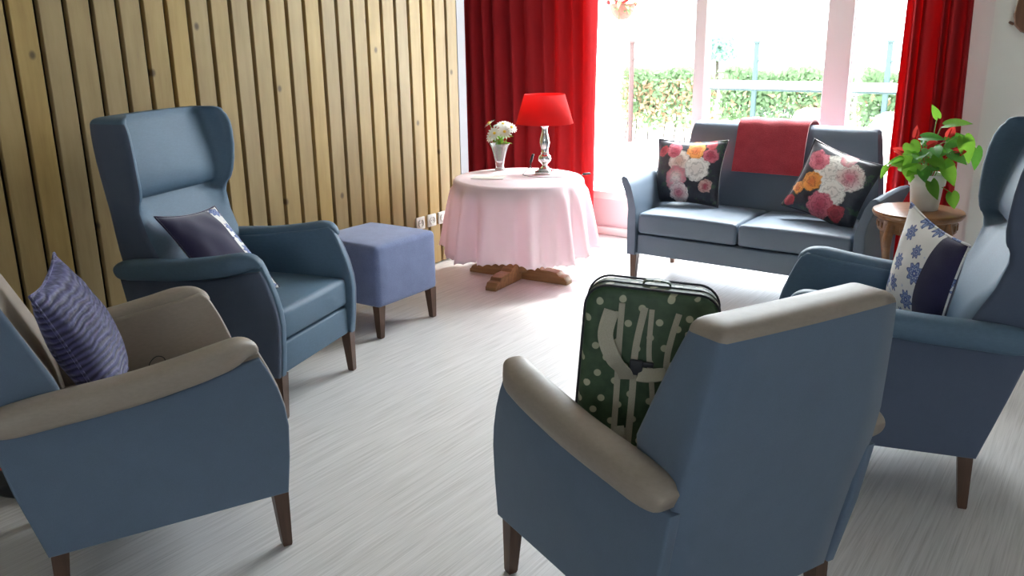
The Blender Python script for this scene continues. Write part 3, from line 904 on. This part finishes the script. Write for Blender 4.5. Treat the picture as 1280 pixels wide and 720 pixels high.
# ------------------------------------------------------------------ plant table and potted plant
SX, SY, SZ = -.806, 4.535, .652
TS = .937
t = thing('side_table', 'small round carved side table carrying the potted plant, right of the sofa', 'table', (SX, SY, 0), R(15))
t.scale = (TS, TS, SZ/.580)
bm = BM(); add_lathe(bm, [(.20, .548), (.212, .552), (.218, .560), (.222, .568), (.218, .577), (.205, .580)], 56); obj('tabletop', bm, M['side_wood'], t, 40)
bm = BM(); L, F = add_lathe(bm, [(.185, .49), (.190, .495), (.188, .540), (.195, .548)], 56)
for k in range(28):
    a = 2*math.pi*k/28; add_box(bm, (.191*math.cos(a), .191*math.sin(a), .517), (.008, .016, .026), Matrix.Rotation(a, 4, 'Z'), bev=.003, seg=1)
obj('apron', bm, M['side_wood'], t, 40)
for k in range(4):
    a = math.pi/4+k*math.pi/2
    prof = [(.178, .55, .030), (.192, .50, .034), (.202, .46, .036), (.198, .41, .028), (.185, .33, .020), (.178, .20, .016), (.182, .10, .015), (.196, .04, .018), (.206, .015, .022), (.204, 0, .018)]
    C = catmull([(r, z, w) for r, z, w in prof], 4)
    rings = []
    for c in C:
        ctr = Vector((c.x*math.cos(a), c.x*math.sin(a), c.y)); e1 = Vector((math.cos(a), math.sin(a), 0)); e2 = Vector((-math.sin(a), math.cos(a), 0))
        rings.append([ctr+e1*c.z*.62*sup(q, 3)[0]+e2*c.z*.62*sup(q, 3)[1] for q in [2*math.pi*i/10 for i in range(10)]])
    bm = BM(); loft(bm, rings); obj('leg', bm, M['side_wood'], t, 50)
bm = BM()
for a in (math.pi/4, 3*math.pi/4): add_box(bm, (0, 0, .17), (.36, .022, .018), Matrix.Rotation(a, 4, 'Z'), bev=.004, seg=2)
obj('stretcher', bm, M['side_wood'], t, 40)

PXX, PYY = -.786, 4.555
t = thing('potted_plant', 'potted anthurium with green heart leaves and red flowers in a white pot', 'plant', (PXX, PYY, SZ))
t.scale = (.92, .92, .92)
bm = BM(); add_lathe(bm, [(.064, 0), (.068, .004), (.080, .128), (.088, .130), (.094, .185), (.092, .190), (.086, .186), (.080, .15), (.0, .148)], 40, cap1=False); obj('pot', bm, M['ceramic'], t, 40)
bm = BM(); add_lathe(bm, [(.083, .155), (.05, .163), (.0, .166)], 24, cap1=False, cap0=False); obj('soil', bm, M['soil'], t, 180)
# (dx, dy, z above table, length, width, direction xz, facing, dark)
LV = [(.015, .0, .475, .075, .040, (-.5, 0, 1), (.3, -1, .2), 0), (.055, -.01, .440, .125, .075, (1, -.1, .25), (0, -.6, 1), 0), (-.045, -.03, .375, .115, .065, (1, -.2, .1), (0, -.7, 1), 1),
      (-.10, -.02, .340, .10, .085, (.4, -.4, -.5), (0, -1, .6), 0), (.07, .0, .355, .11, .085, (1, -.2, .3), (0, -1, .5), 1), (.150, -.02, .385, .135, .085, (.35, -.1, -1), (.4, -1, .3), 0),
      (.205, .02, .330, .115, .060, (.12, 0, -1), (.6, -1, .2), 1), (-.05, -.05, .285, .10, .075, (-.5, -.3, -.5), (0, -1, .6), 0), (-.105, .01, .285, .075, .055, (-1, 0, .2), (0, -.6, 1), 1),
      (-.135, .0, .255, .09, .05, (-1, -.1, -.35), (0, -.6, 1), 0), (-.205, .01, .210, .080, .040, (-.5, 0, -1), (-.4, -1, .3), 0), (-.075, -.06, .235, .09, .085, (.1, -.4, -1), (0, -1, .3), 0),
      (.015, -.05, .275, .10, .075, (.5, -.3, -.2), (0, -.8, 1), 0), (.085, -.05, .245, .115, .075, (.55, -.2, -.9), (.3, -1, .4), 0), (.030, -.085, .165, .105, .060, (.5, -.1, -1), (.2, -1, .2), 0),
      (.130, -.05, .105, .085, .065, (.3, 0, -1), (.3, -1, .2), 0), (-.02, .05, .33, .11, .08, (-.2, .6, .4), (0, -.5, 1), 1), (.05, .06, .29, .11, .08, (.5, .6, .1), (0, -.5, 1), 1),
      (-.06, .04, .31, .10, .075, (-.7, .5, .2), (0, -.6, 1), 1), (.0, -.03, .32, .095, .08, (.1, -.5, -.1), (0, -1, .8), 0), (.10, -.03, .30, .10, .07, (.8, -.4, -.3), (0, -.7, 1), 1), (-.01, -.07, .225, .08, .07, (.2, -.5, -.6), (0, -1, .5), 1)]
rp_ = random.Random(31)
for k in range(16):
    a = rp_.uniform(0, 6.28); rr = rp_.uniform(.03, .12); zz = rp_.uniform(.20, .34)
    LV.append((rr*math.cos(a)-.02, rr*math.sin(a)-.02, zz, rp_.uniform(.05, .085), rp_.uniform(.045, .065), (math.cos(a), math.sin(a)-.3, rp_.uniform(-.7, .2)), (.2*math.cos(a), -.9, rp_.uniform(.5, 1)), k % 2))
for (dx, dy, z, L_, W_, d, nn, dk) in LV:
    bm = BM()
    leaf_bm(bm, (dx, dy, z), d, nn, L_, W_, .18)
    lf = obj('leaf', bm, M['leaf_dark'] if dk else M['leaf'], t, 180)
    bm = BM(); add_tube(bm, [(dx*.12, dy*.12, .155), (dx*.45, dy*.45, .155+(z-.155)*.75+.02), (dx, dy, z)], .0024, 6, 6); obj('leaf_stalk', bm, M['stem'], lf, 180)
for (dx, dy, z, d, nn) in [(-.075, -.02, .375, (.2, 0, 1), (-.6, -1, .3)), (.075, .0, .385, (.3, 0, .8), (.4, -1, .2)), (.115, -.02, .305, (1, -.1, .1), (0, -1, .4)), (-.01, -.03, .335, (.8, -.2, .3), (0, -1, .4)), (-.125, .0, .29, (-1, 0, .2), (0, -1, .5))]:
    bm = BM(); leaf_bm(bm, (dx, dy, z), d, nn, .062, .046, -.3)
    fl = obj('flower', bm, M['spathe'], t, 180)
    bm = BM(); add_tube(bm, [(dx*.12, dy*.12, .155), (dx*.5, dy*.5, .155+(z-.155)*.7), (dx, dy, z)], .0022, 6, 6)
    e = Vector(d).normalized(); add_tube(bm, [Vector((dx, dy, z))+Vector((0, -.004, 0)), Vector((dx, dy, z))+e*.035+Vector((0, -.010, .006))], .003, 6, 0); obj('flower_stalk', bm, M['spathe'], fl, 180)

# ------------------------------------------------------------------ backpack in the front armchair
def rrect(w, h, r, n=8, z=0.0):
    out = []
    for cx, cy, a0 in ((w/2-r, h/2-r, 0), (-w/2+r, h/2-r, 90), (-w/2+r, -h/2+r, 180), (w/2-r, -h/2+r, 270)):
        for k in range(n+1):
            a = R(a0+90*k/n); out.append((cx+r*math.cos(a), cy+r*math.sin(a), z))
    return out
BP = thing('backpack', 'dark green backpack with cream polka dots and cream straps, standing on the front armchair', 'backpack')
# local: x across, y up, z towards the chair back (the strap side)
BP.matrix_world = frame_of(1) @ axes((-.064, .02, .672), (.747, -.661, -.075), (.059, -.047, .997))
bw, bh, bd = .330, .430, .120
bm = BM(); rings = []
for z, s in ((-bd, -.035), (-bd+.004, -.016), (-bd+.014, -.004), (-bd+.026, 0), (-bd*.5, .004), (-.024, 0), (-.010, -.004), (-.002, -.014), (.001, -.04)):
    rings.append(rrect(bw+s, bh+s, .055, 8, z))
loft(bm, rings); body = obj('body', bm, M['dots'], BP, 50)
bm = BM()
for z in (-.012, -.052, -bd+.014):
    P = rrect(bw+.004, bh+.004, .057, 8, z); P.append(P[0]); add_tube(bm, P, .0032 if z != -.052 else .0025, 6, 0)
obj('piping', bm, M['piping'], BP, 180)
for pts, w in (([(-.074, .180), (-.072, .08), (-.066, -.05), (-.062, -.20)], .0075), ([(-.018, .175), (-.030, .06), (-.026, -.06), (-.024, -.205)], .0085),
               ([(.000, .172), (.004, .06), (.022, -.04), (.034, -.15)], .0065), ([(.066, .168), (.054, .10), (.050, .03), (.062, -.12)], .0075)):
    bm = BM(); add_tube(bm, [(x, y, .004) for x, y in pts], 0, 4, 6, flat=(w, .0015), side=(1, 0, 0)); obj('strap', bm, M['strap'], BP, 60)
for pts in ([(-.098, .158, .003), (-.106, .10, .030), (-.080, .045, .040), (-.052, .010, .026), (-.044, -.014, .012)],
            [(.105, .125, .003), (.100, .075, .030), (.062, .032, .042), (.018, .012, .034), (-.016, .005, .020)]):
    bm = BM(); add_tube(bm, pts, 0, 4, 8, flat=(.019, .0018), side=(1, .55 if pts[0][0] > 0 else -.1, 0)); obj('shoulder_strap', bm, M['strap'], BP, 60)
bm = BM(); add_box(bm, (-.024, .020, .013), (.034, .040, .012), bev=.004, seg=2); add_box(bm, (-.006, .030, .011), (.05, .014, .008), bev=.003, seg=2); obj('buckle', bm, M['piping'], BP, 40)
bm = BM(); add_tube(bm, [(-.052, -.150, .002), (-.046, -.175, .014), (-.042, -.205, .004)], 0, 4, 6, flat=(.014, .0018), side=(1, 0, 0)); obj('strap_tab', bm, M['strap'], BP, 60)
bm = BM(); add_tube(bm, [(-.03, bh/2-.002, -.065), (-.02, bh/2+.012, -.065), (.03, bh/2+.012, -.065), (.04, bh/2-.002, -.065)], 0, 4, 6, flat=(.010, .002), side=(0, 0, 1)); obj('carry_loop', bm, M['dots'], BP, 60)

# small dark loop of cord on the near armchair's seat
bm = BM(); add_tube(bm, [(-.030, 0, 0), (-.026, 0, .022), (0, 0, .036), (.026, 0, .024), (.032, 0, 0)], .0016, 6, 8)
o = obj('cord_loop', bm, M['plastic_black'], None, 180); o.matrix_world = frame_of(0) @ Matrix.Translation((-.235, .10, .462)) @ Matrix.Rotation(R(115), 4, 'Z')
tag(o, 'thin black loop of cord standing up from the beige armchair seat', 'cord')

# dark bag on the floor behind the near armchair
t = thing('shoulder_bag', 'black bag with a red trim stripe on the floor behind the left armchair', 'bag', (-3.055, 1.225, 0), R(15))
bm = BM(); rings = []
for z, sx, sy in ((0, .30, .14), (.012, .32, .16), (.06, .33, .17), (.16, .31, .14), (.22, .27, .09), (.235, .24, .05)):
    rings.append([(sx/2*sup(a, 4)[0], sy/2*sup(a, 4)[1], z) for a in [2*math.pi*i/32 for i in range(32)]])
loft(bm, rings); obj('body', bm, M['plastic_black'], t, 60)
bm = BM(); P = [(.321/2*1.02*sup(a, 4)[0], .160/2*1.03*sup(a, 4)[1], .115) for a in [2*math.pi*i/32 for i in range(33)]]
add_tube(bm, P, .004, 6, 0); obj('trim_stripe', bm, plain('red_trim', (.5, .03, .03), .6), t, 180)
bm = BM(); add_tube(bm, [(-.10, 0, .225), (-.09, 0, .30), (0, 0, .335), (.09, 0, .30), (.10, 0, .225)], 0, 4, 6, flat=(.012, .002), side=(0, 1, 0)); obj('handle', bm, M['piping'], t, 60)
bm = BM(); add_lathe(bm, [(.001, 0), (.03, .002), (.034, .012), (.03, .03), (.012, .042), (.001, .044)], 16); o = obj('side_pocket', bm, M['piping'], t, 60); o.location = (.175, -.02, .0)

# ------------------------------------------------------------------ power sockets on the slats
for k, (y, lab) in enumerate(((4.245, 'white power socket on the slat wall, nearest the footstool'), (4.360, 'middle white power socket low on the slat wall'), (4.470, 'white power socket half hidden behind the pink tablecloth'))):
    t = thing('power_socket', lab, 'socket', (XL+.002, y, .310), 0, 'sockets on the slat wall')
    bm = BM(); add_box(bm, (.006, 0, 0), (.012, .082, .082), bev=.004, seg=2); obj('cover_plate', bm, M['plastic_white'], t, 40)
    bm = BM(); L, F = add_lathe(bm, [(.027, 0), (.027, .006), (.022, .006), (.021, -.001), (.0005, -.001)], 28)
    bmesh.ops.rotate(bm, verts=bm.verts, cent=(0, 0, 0), matrix=Matrix.Rotation(R(90), 3, 'Y')); bmesh.ops.translate(bm, verts=bm.verts, vec=(.0115, 0, 0)); obj('socket_insert', bm, M['ceramic'], t, 40)
    bm = BM()
    for dy in (-.0095, .0095):
        add_lathe(bm, [(.0028, 0), (.0028, .004)], 10, (0, 0, 0))
    bm.free(); bm = BM()
    for dy in (-.0095, .0095):
        add_box(bm, (.0125, dy, 0), (.004, .005, .005), bev=.0015, seg=1)
    obj('pin_hole', bm, M['plastic_black'], t, 40)

# ------------------------------------------------------------------ curtains
def curtain(name, label, x0, x1, y, folds, depth, zb, seed, slant=0.0):
    rnd = random.Random(seed)
    N = folds*16; ph = [rnd.uniform(0, 6.28) for _ in range(5)]
    amp = [rnd.uniform(.55, 1.25) for _ in range(folds+2)]
    bm = BM(); cols = []
    Z = [zb, zb+.02, .4, .8, 1.2, 1.6, 2.0, 2.5, 3.05]
    for i in range(N+1):
        u = i/N; fi = u*folds
        a = amp[int(fi)]*(1-fi % 1)+amp[int(fi)+1]*(fi % 1)
        col = []
        for z in Z:
            s = math.sin(2*math.pi*fi+.5*math.sin(1.3*z+ph[0])+.9*math.sin(fi*.9+ph[1]))
            yy = y+depth*a*math.copysign(abs(s)**.8, s)*(.8+.2*math.sin(z*1.1+ph[2]))
            xx = x0+(x1-x0)*u+.014*math.sin(2*math.pi*fi*.5+ph[3]+z*.6)+slant*(2.2-z)*(u-.2)
            col.append(bm.verts.new((xx, yy, z)))
        cols.append(col)
    for a, b in zip(cols, cols[1:]):
        for j in range(len(Z)-1):
            bm.faces.new((a[j], b[j], b[j+1], a[j+1]))
    o = obj(name, bm, M['curtain'], None, 180)
    so = o.modifiers.new('s', 'SOLIDIFY'); so.thickness = .003
    return tag(o, label, 'curtain', 'red velvet window curtains')
curtain('curtain', 'left red velvet curtain hanging behind the lamp and round table', -4.50, -3.205, 5.55, 10, .055, .02, 5)
curtain('curtain', 'right red velvet curtain hanging behind the potted plant', -1.185, -.845, 5.60, 5, .045, .02, 9, slant=.015)
bm = BM(); add_box(bm, (-2.65, 5.58, 3.08), (3.9, .05, .03), bev=.006, seg=2); add_box(bm, (-2.65, 5.58, 3.165), (.04, .03, .16)); add_box(bm, (-4.2, 5.58, 3.165), (.04, .03, .16)); add_box(bm, (-1.0, 5.58, 3.165), (.04, .03, .16))
o = obj('trim_3', bm, M['frame_white'], None, 40); o['kind'] = 'structure'

# carved wooden ornament at the top right of the wall
t = thing('wall_ornament', 'brown carved wooden ornament hanging on the grey wall at the top right', 'wall decoration', (-.548, YW-.122, 1.50))
bm = BM(); prof = [(-.085, 0), (-.095, .06), (-.080, .14), (-.095, .24), (-.07, .34), (0, .40), (.07, .34), (.095, .24), (.080, .14), (.095, .06), (.085, 0), (.05, -.035), (0, -.055), (-.05, -.035)]
add_prism(bm, prof, -.045, .0, 'y', bev=.012, seg=3); obj('body', bm, M['carved_wood'], t, 40)
bm = BM(); add_lathe(bm, [(.001, -.09), (.010, -.084), (.012, -.072), (.006, -.062), (.016, -.05)], 16, (0, -.022, 0))
add_box(bm, (-.100, -.022, .012), (.030, .030, .014), Matrix.Rotation(.5, 4, 'Y'), bev=.005, seg=2); add_box(bm, (.100, -.022, .012), (.030, .030, .014), Matrix.Rotation(-.5, 4, 'Y'), bev=.005, seg=2); obj('finial', bm, M['carved_wood'], t, 60)
bm = BM(); L, F = add_lathe(bm, [(.055, 0), (.055, .008), (.045, .012), (.001, .008)], 28)
bmesh.ops.rotate(bm, verts=bm.verts, cent=(0, 0, 0), matrix=Matrix.Rotation(R(90), 3, 'X')); bmesh.ops.translate(bm, verts=bm.verts, vec=(0, -.045, .21)); obj('rosette', bm, M['table_wood'], t, 40)

# ------------------------------------------------------------------ outside
bm = BM(); add_box(bm, (-5, 9.3, -.13), (26, 6.76, .1)); o = obj('terrace_ground', bm, M['paving'], None, 0); o['kind'] = 'structure'
bm = BM(); add_box(bm, (-8, 27, -.14), (60, 28.6, .1)); o = obj('lawn_ground', bm, M['lawn'], None, 0); o['kind'] = 'structure'
rl = random.Random(21)
def hedge(name, label, x0, x1, y, z0, z1, dry, n, stems):
    t = thing(name, label, 'hedge', ((x0+x1)/2, y, -.09), group='hedge plants behind the terrace')
    L_ = x1-x0
    bm = BM(); bd_ = BM()
    for k in range(n):
        x = rl.uniform(-L_/2+.06, L_/2-.06); f = rl.random()
        h = z0+(z1-z0)*(f**.62)+.09+.03*math.sin(x*7)
        yy = rl.uniform(-.16, .16)
        a = rl.uniform(0, 6.28); s = rl.uniform(.035, .062)
        tgt = bd_ if (rl.random() < dry and f < .75) else bm
        d = Vector((math.cos(a), rl.uniform(-.6, .6), math.sin(a))); nn = Vector((rl.uniform(-.5, .5), -1, rl.uniform(0, 1)))
        sd = d.cross(nn).normalized(); p = Vector((x, yy, h))
        v = [tgt.verts.new(p+d.normalized()*s*q+sd*w*s) for q, w in ((-1, 0), (-.2, .5), (1, 0), (-.2, -.5))]
        tgt.faces.new(v)
    obj('foliage', bm, M['hedge_leaf'], t, 0)
    if len(bd_.verts): obj('dry_foliage', bd_, M['hedge_dry'], t, 0)
    else: bd_.free()
    bm = BM()
    for k in range(stems):
        x = -L_/2+L_*(k+.5)/stems+rl.uniform(-.05, .05)
        add_tube(bm, [(x, 0, 0), (x+rl.uniform(-.05, .05), 0, .45), (x+rl.uniform(-.1, .1), rl.uniform(-.08, .08), .85)], [.013, .006], 5, 4)
        for q in range(3):
            zz = rl.uniform(.25, .6); add_tube(bm, [(x, 0, zz), (x+rl.uniform(-.18, .18), rl.uniform(-.1, .1), zz+.3)], [.006, .003], 4, 0)
    obj('stems', bm, M['bark'], t, 0)
hedge('hedge_plant', 'sparse browning hedge seen through the left window pane', -6.45, -4.95, 12.0, .10, .95, .45, 2300, 9)
hedge('hedge_plant', 'green hedge seen through the middle window pane', -4.93, -3.05, 12.05, .15, .97, .10, 2900, 9)
hedge('hedge_plant', 'green hedge seen through the right window pane', -3.03, -1.6, 12.0, .15, .97, .05, 2400, 6)
for (x, y, z, m_, lab) in ((-6.13, 11.7, 1.36, 'post_rust', 'rusty fence post in front of the sparse hedge'), (-4.30, 11.75, 1.35, 'post_green', 'green fence post rising above the hedge in the middle pane'), (-2.62, 11.75, 1.35, 'post_green', 'fence post at the edge of the right curtain')):
    t = thing('fence_post', lab, 'post', (x, y, -.09), group='garden fence posts')
    bm = BM(); add_lathe(bm, [(.036, 0), (.036, z+.05), (.030, z+.07)], 12); obj('post', bm, M[m_], t, 40)
    bm = BM(); add_lathe(bm, [(.046, z+.06), (.046, z+.085), (.014, z+.10)], 12); add_box(bm, (.03, -.01, z-.16), (.04, .03, .03), bev=.004, seg=1); obj('cap', bm, M[m_], t, 40)
# terrace railing right of the door
t = thing('railing', 'white terrace railing crossing the middle and right panes', 'railing', (-2.42, 8.6, -.08))
bm = BM(); add_box(bm, (0, 0, 1.055), (2.5, .06, .075), bev=.012, seg=2); obj('handrail', bm, M['white_outdoor'], t, 40)
bm = BM(); add_box(bm, (0, 0, 1.005), (2.5, .035, .018)); obj('lower_rail', bm, M['post_green'], t, 0)
for x in (-1.215, .03, 1.215):
    bm = BM(); add_box(bm, (x, 0, .505), (.05, .05, 1.01), bev=.008, seg=1); obj('post', bm, M['white_outdoor'], t, 40)
# white garden furniture
def garden_chair(x, y, rz, lab):
    t = thing('garden_chair', lab, 'chair', (x, y, -.08), rz, 'white garden chairs on the terrace'); w = M['white_outdoor']
    bm = BM(); add_box(bm, (0, 0, .43), (.46, .46, .03), bev=.012, seg=2); obj('seat', bm, w, t, 40)
    bm = BM()
    rings = []
    for z, s, yy in ((.44, .40, .20), (.60, .44, .235), (.78, .44, .27), (.86, .36, .285), (.895, .20, .29)):
        rings.append([(-s/2, yy, z), (s/2, yy, z), (s/2, yy+.025, z), (-s/2, yy+.025, z)])
    loft(bm, rings); obj('backrest', bm, w, t, 40)
    for sx in (-1, 1):
        bm = BM(); add_tube(bm, [(sx*.22, -.20, .44), (sx*.24, -.19, .62), (sx*.25, .05, .66), (sx*.22, .25, .66)], .018, 8, 5); obj('armrest', bm, w, t, 60)
        for sy in (-1, 1):
            bm = BM(); add_tube(bm, [(sx*.19, sy*.18, .43), (sx*.22, sy*.22, 0)], [.022, .015], 8, 0); obj('leg', bm, w, t, 40)
garden_chair(-2.45, 7.75, R(-15), 'white garden chair outside the middle window pane')
garden_chair(-1.55, 7.70, R(20), 'white garden chair outside the right window pane')
t = thing('garden_table', 'white round garden table outside behind the sofa', 'table', (-2.05, 7.45, -.08)); w = M['white_outdoor']
bm = BM(); add_lathe(bm, [(.40, .70), (.42, .705), (.42, .725), (.40, .73)], 40); obj('tabletop', bm, w, t, 40)
bm = BM(); add_lathe(bm, [(.03, .03), (.03, .70)], 16); obj('column', bm, w, t, 40)
for k in range(3):
    a = k*2.094; bm = BM(); add_tube(bm, [(0, 0, .06), (.18*math.cos(a), .18*math.sin(a), .05), (.30*math.cos(a), .30*math.sin(a), .0125)], .013, 8, 4); obj('foot', bm, w, t, 40)
# hanging basket at the top of the left pane
t = thing('hanging_basket', 'hanging flower basket at the top of the left window pane', 'plant', (-3.62, 6.72, 1.585))
bm = BM(); add_lathe(bm, [(.001, 0), (.05, .012), (.085, .05), (.10, .10), (.105, .13), (.095, .128), (.001, .11)], 24); obj('basket', bm, plain('coir', (.13, .055, .04), .95, var=.3, scale=60), t, 60)
bm = BM()
for k in range(3):
    a = k*2.094+.4; add_tube(bm, [(.10*math.cos(a), .10*math.sin(a), .128), (0, 0, .72)], .003, 5, 0)
obj('chain', bm, M['post_rust'], t, 60)
bm = BM()
for k in range(46):
    a = rl.uniform(0, 6.28); rr = rl.uniform(.02, .11); leaf_bm(bm, (rr*math.cos(a), rr*math.sin(a), rl.uniform(.10, .22)), (math.cos(a), math.sin(a), rl.uniform(-1, .6)), (0, 0, 1), .09, .035, .3, False)
add_tube(bm, [(.02, -.08, .10), (.02, -.10, -.05), (.02, -.10, -.16)], .003, 5, 4)
obj('foliage', bm, M['hedge_leaf'], t, 180)
bm = BM()
for k in range(16):
    a = rl.uniform(0, 6.28); rr = rl.uniform(.04, .12); bmesh.ops.create_icosphere(bm, subdivisions=1, radius=.02, matrix=Matrix.Translation((rr*math.cos(a), rr*math.sin(a), rl.uniform(.13, .24))))
obj('blossoms', bm, M['spathe'], t, 180)
# distant tree
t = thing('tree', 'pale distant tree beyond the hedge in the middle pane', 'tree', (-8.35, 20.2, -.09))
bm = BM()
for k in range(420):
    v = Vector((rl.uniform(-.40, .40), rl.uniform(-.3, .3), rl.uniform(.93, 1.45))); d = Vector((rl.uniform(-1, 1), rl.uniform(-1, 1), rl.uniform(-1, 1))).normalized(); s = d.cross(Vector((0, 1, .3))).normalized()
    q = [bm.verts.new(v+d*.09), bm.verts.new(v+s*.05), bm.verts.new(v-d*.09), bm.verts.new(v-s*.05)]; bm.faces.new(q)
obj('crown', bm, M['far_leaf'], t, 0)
bm = BM(); add_tube(bm, [(0, 0, 0), (.03, 0, .6), (0, 0, 1.2)], [.06, .03], 8, 4); obj('trunk', bm, M['bark'], t, 60)

# ------------------------------------------------------------------ light, camera
wd = bpy.data.worlds.new('World'); SC.world = wd; wd.use_nodes = True
nt = wd.node_tree; bg = nt.nodes['Background']
tc = nt.nodes.new('ShaderNodeTexCoord'); sx = nt.nodes.new('ShaderNodeSeparateXYZ'); nt.links.new(tc.outputs['Generated'], sx.inputs[0])
rp = nt.nodes.new('ShaderNodeValToRGB'); nt.links.new(sx.outputs[2], rp.inputs[0])
e = rp.color_ramp.elements
e[0].position = 0.0; e[0].color = (.35, .375, .40, 1)
e[1].position = 1.0; e[1].color = (.94, 1.0, 1.06, 1)
x_ = e.new(.45); x_.color = (.63, .68, .73, 1)
nt.links.new(rp.outputs[0], bg.inputs[0]); bg.inputs[1].default_value = 12.0
sl = bpy.data.lights.new('hazy_sun', 'SUN'); sl.energy = 6.5; sl.angle = R(13); sl.color = (1.0, .99, .97)
so = bpy.data.objects.new('hazy_sun', sl); COL.objects.link(so)
so.rotation_euler = Vector((-.15, -.60, -1.0)).to_track_quat('-Z', 'Y').to_euler()

def portal(name, loc, rot, w, h):
    l = bpy.data.lights.new(name, 'AREA'); l.shape = 'RECTANGLE'; l.size = w; l.size_y = h
    l.cycles.is_portal = True
    o = bpy.data.objects.new(name, l); o.location = loc; o.rotation_euler = rot; COL.objects.link(o)
portal('window_portal', ((WX0+WX1)/2, YW+.22, (SILL+HEAD)/2), (R(-90), 0, 0), WX1-WX0, HEAD-SILL)

portal('fill_window_portal', ((RW0+RW1)/2, YB-.22, (RZ0+RZ1)/2), (R(90), 0, 0), RW1-RW0, RZ1-RZ0)  # samples sky light through the added fill window
cam = bpy.data.cameras.new('camera'); co = bpy.data.objects.new('camera', cam); COL.objects.link(co)
F_PX, YAW, PIT, ROL = 1094.6, .618, .2836, -.0146
cam.sensor_width = 36; cam.lens = 36*F_PX/1280; cam.clip_start = .05
fwd = Vector((-math.sin(YAW)*math.cos(PIT), math.cos(YAW)*math.cos(PIT), -math.sin(PIT)))
rt = Vector((math.cos(YAW), math.sin(YAW), 0)); up = rt.cross(fwd)
r2 = rt*math.cos(ROL)+up*math.sin(ROL); u2 = -rt*math.sin(ROL)+up*math.cos(ROL)
mw = Matrix((r2, u2, -fwd)).transposed().to_4x4(); mw.translation = (0, 0, 1.5)
co.matrix_world = mw
SC.camera = co
vs = SC.view_settings
SC.display_settings.display_device = 'sRGB'
vs.view_transform = 'Standard'; vs.look = 'None'; vs.gamma = 1.0; vs.use_curve_mapping = False; vs.exposure = 1.42
SC.cycles.use_denoising = True
SC.cycles.max_bounces = 10; SC.cycles.diffuse_bounces = 6; SC.cycles.transparent_max_bounces = 12
SC.cycles.caustics_reflective = False; SC.cycles.caustics_refractive = False
SC.cycles.sample_clamp_indirect = 8.0
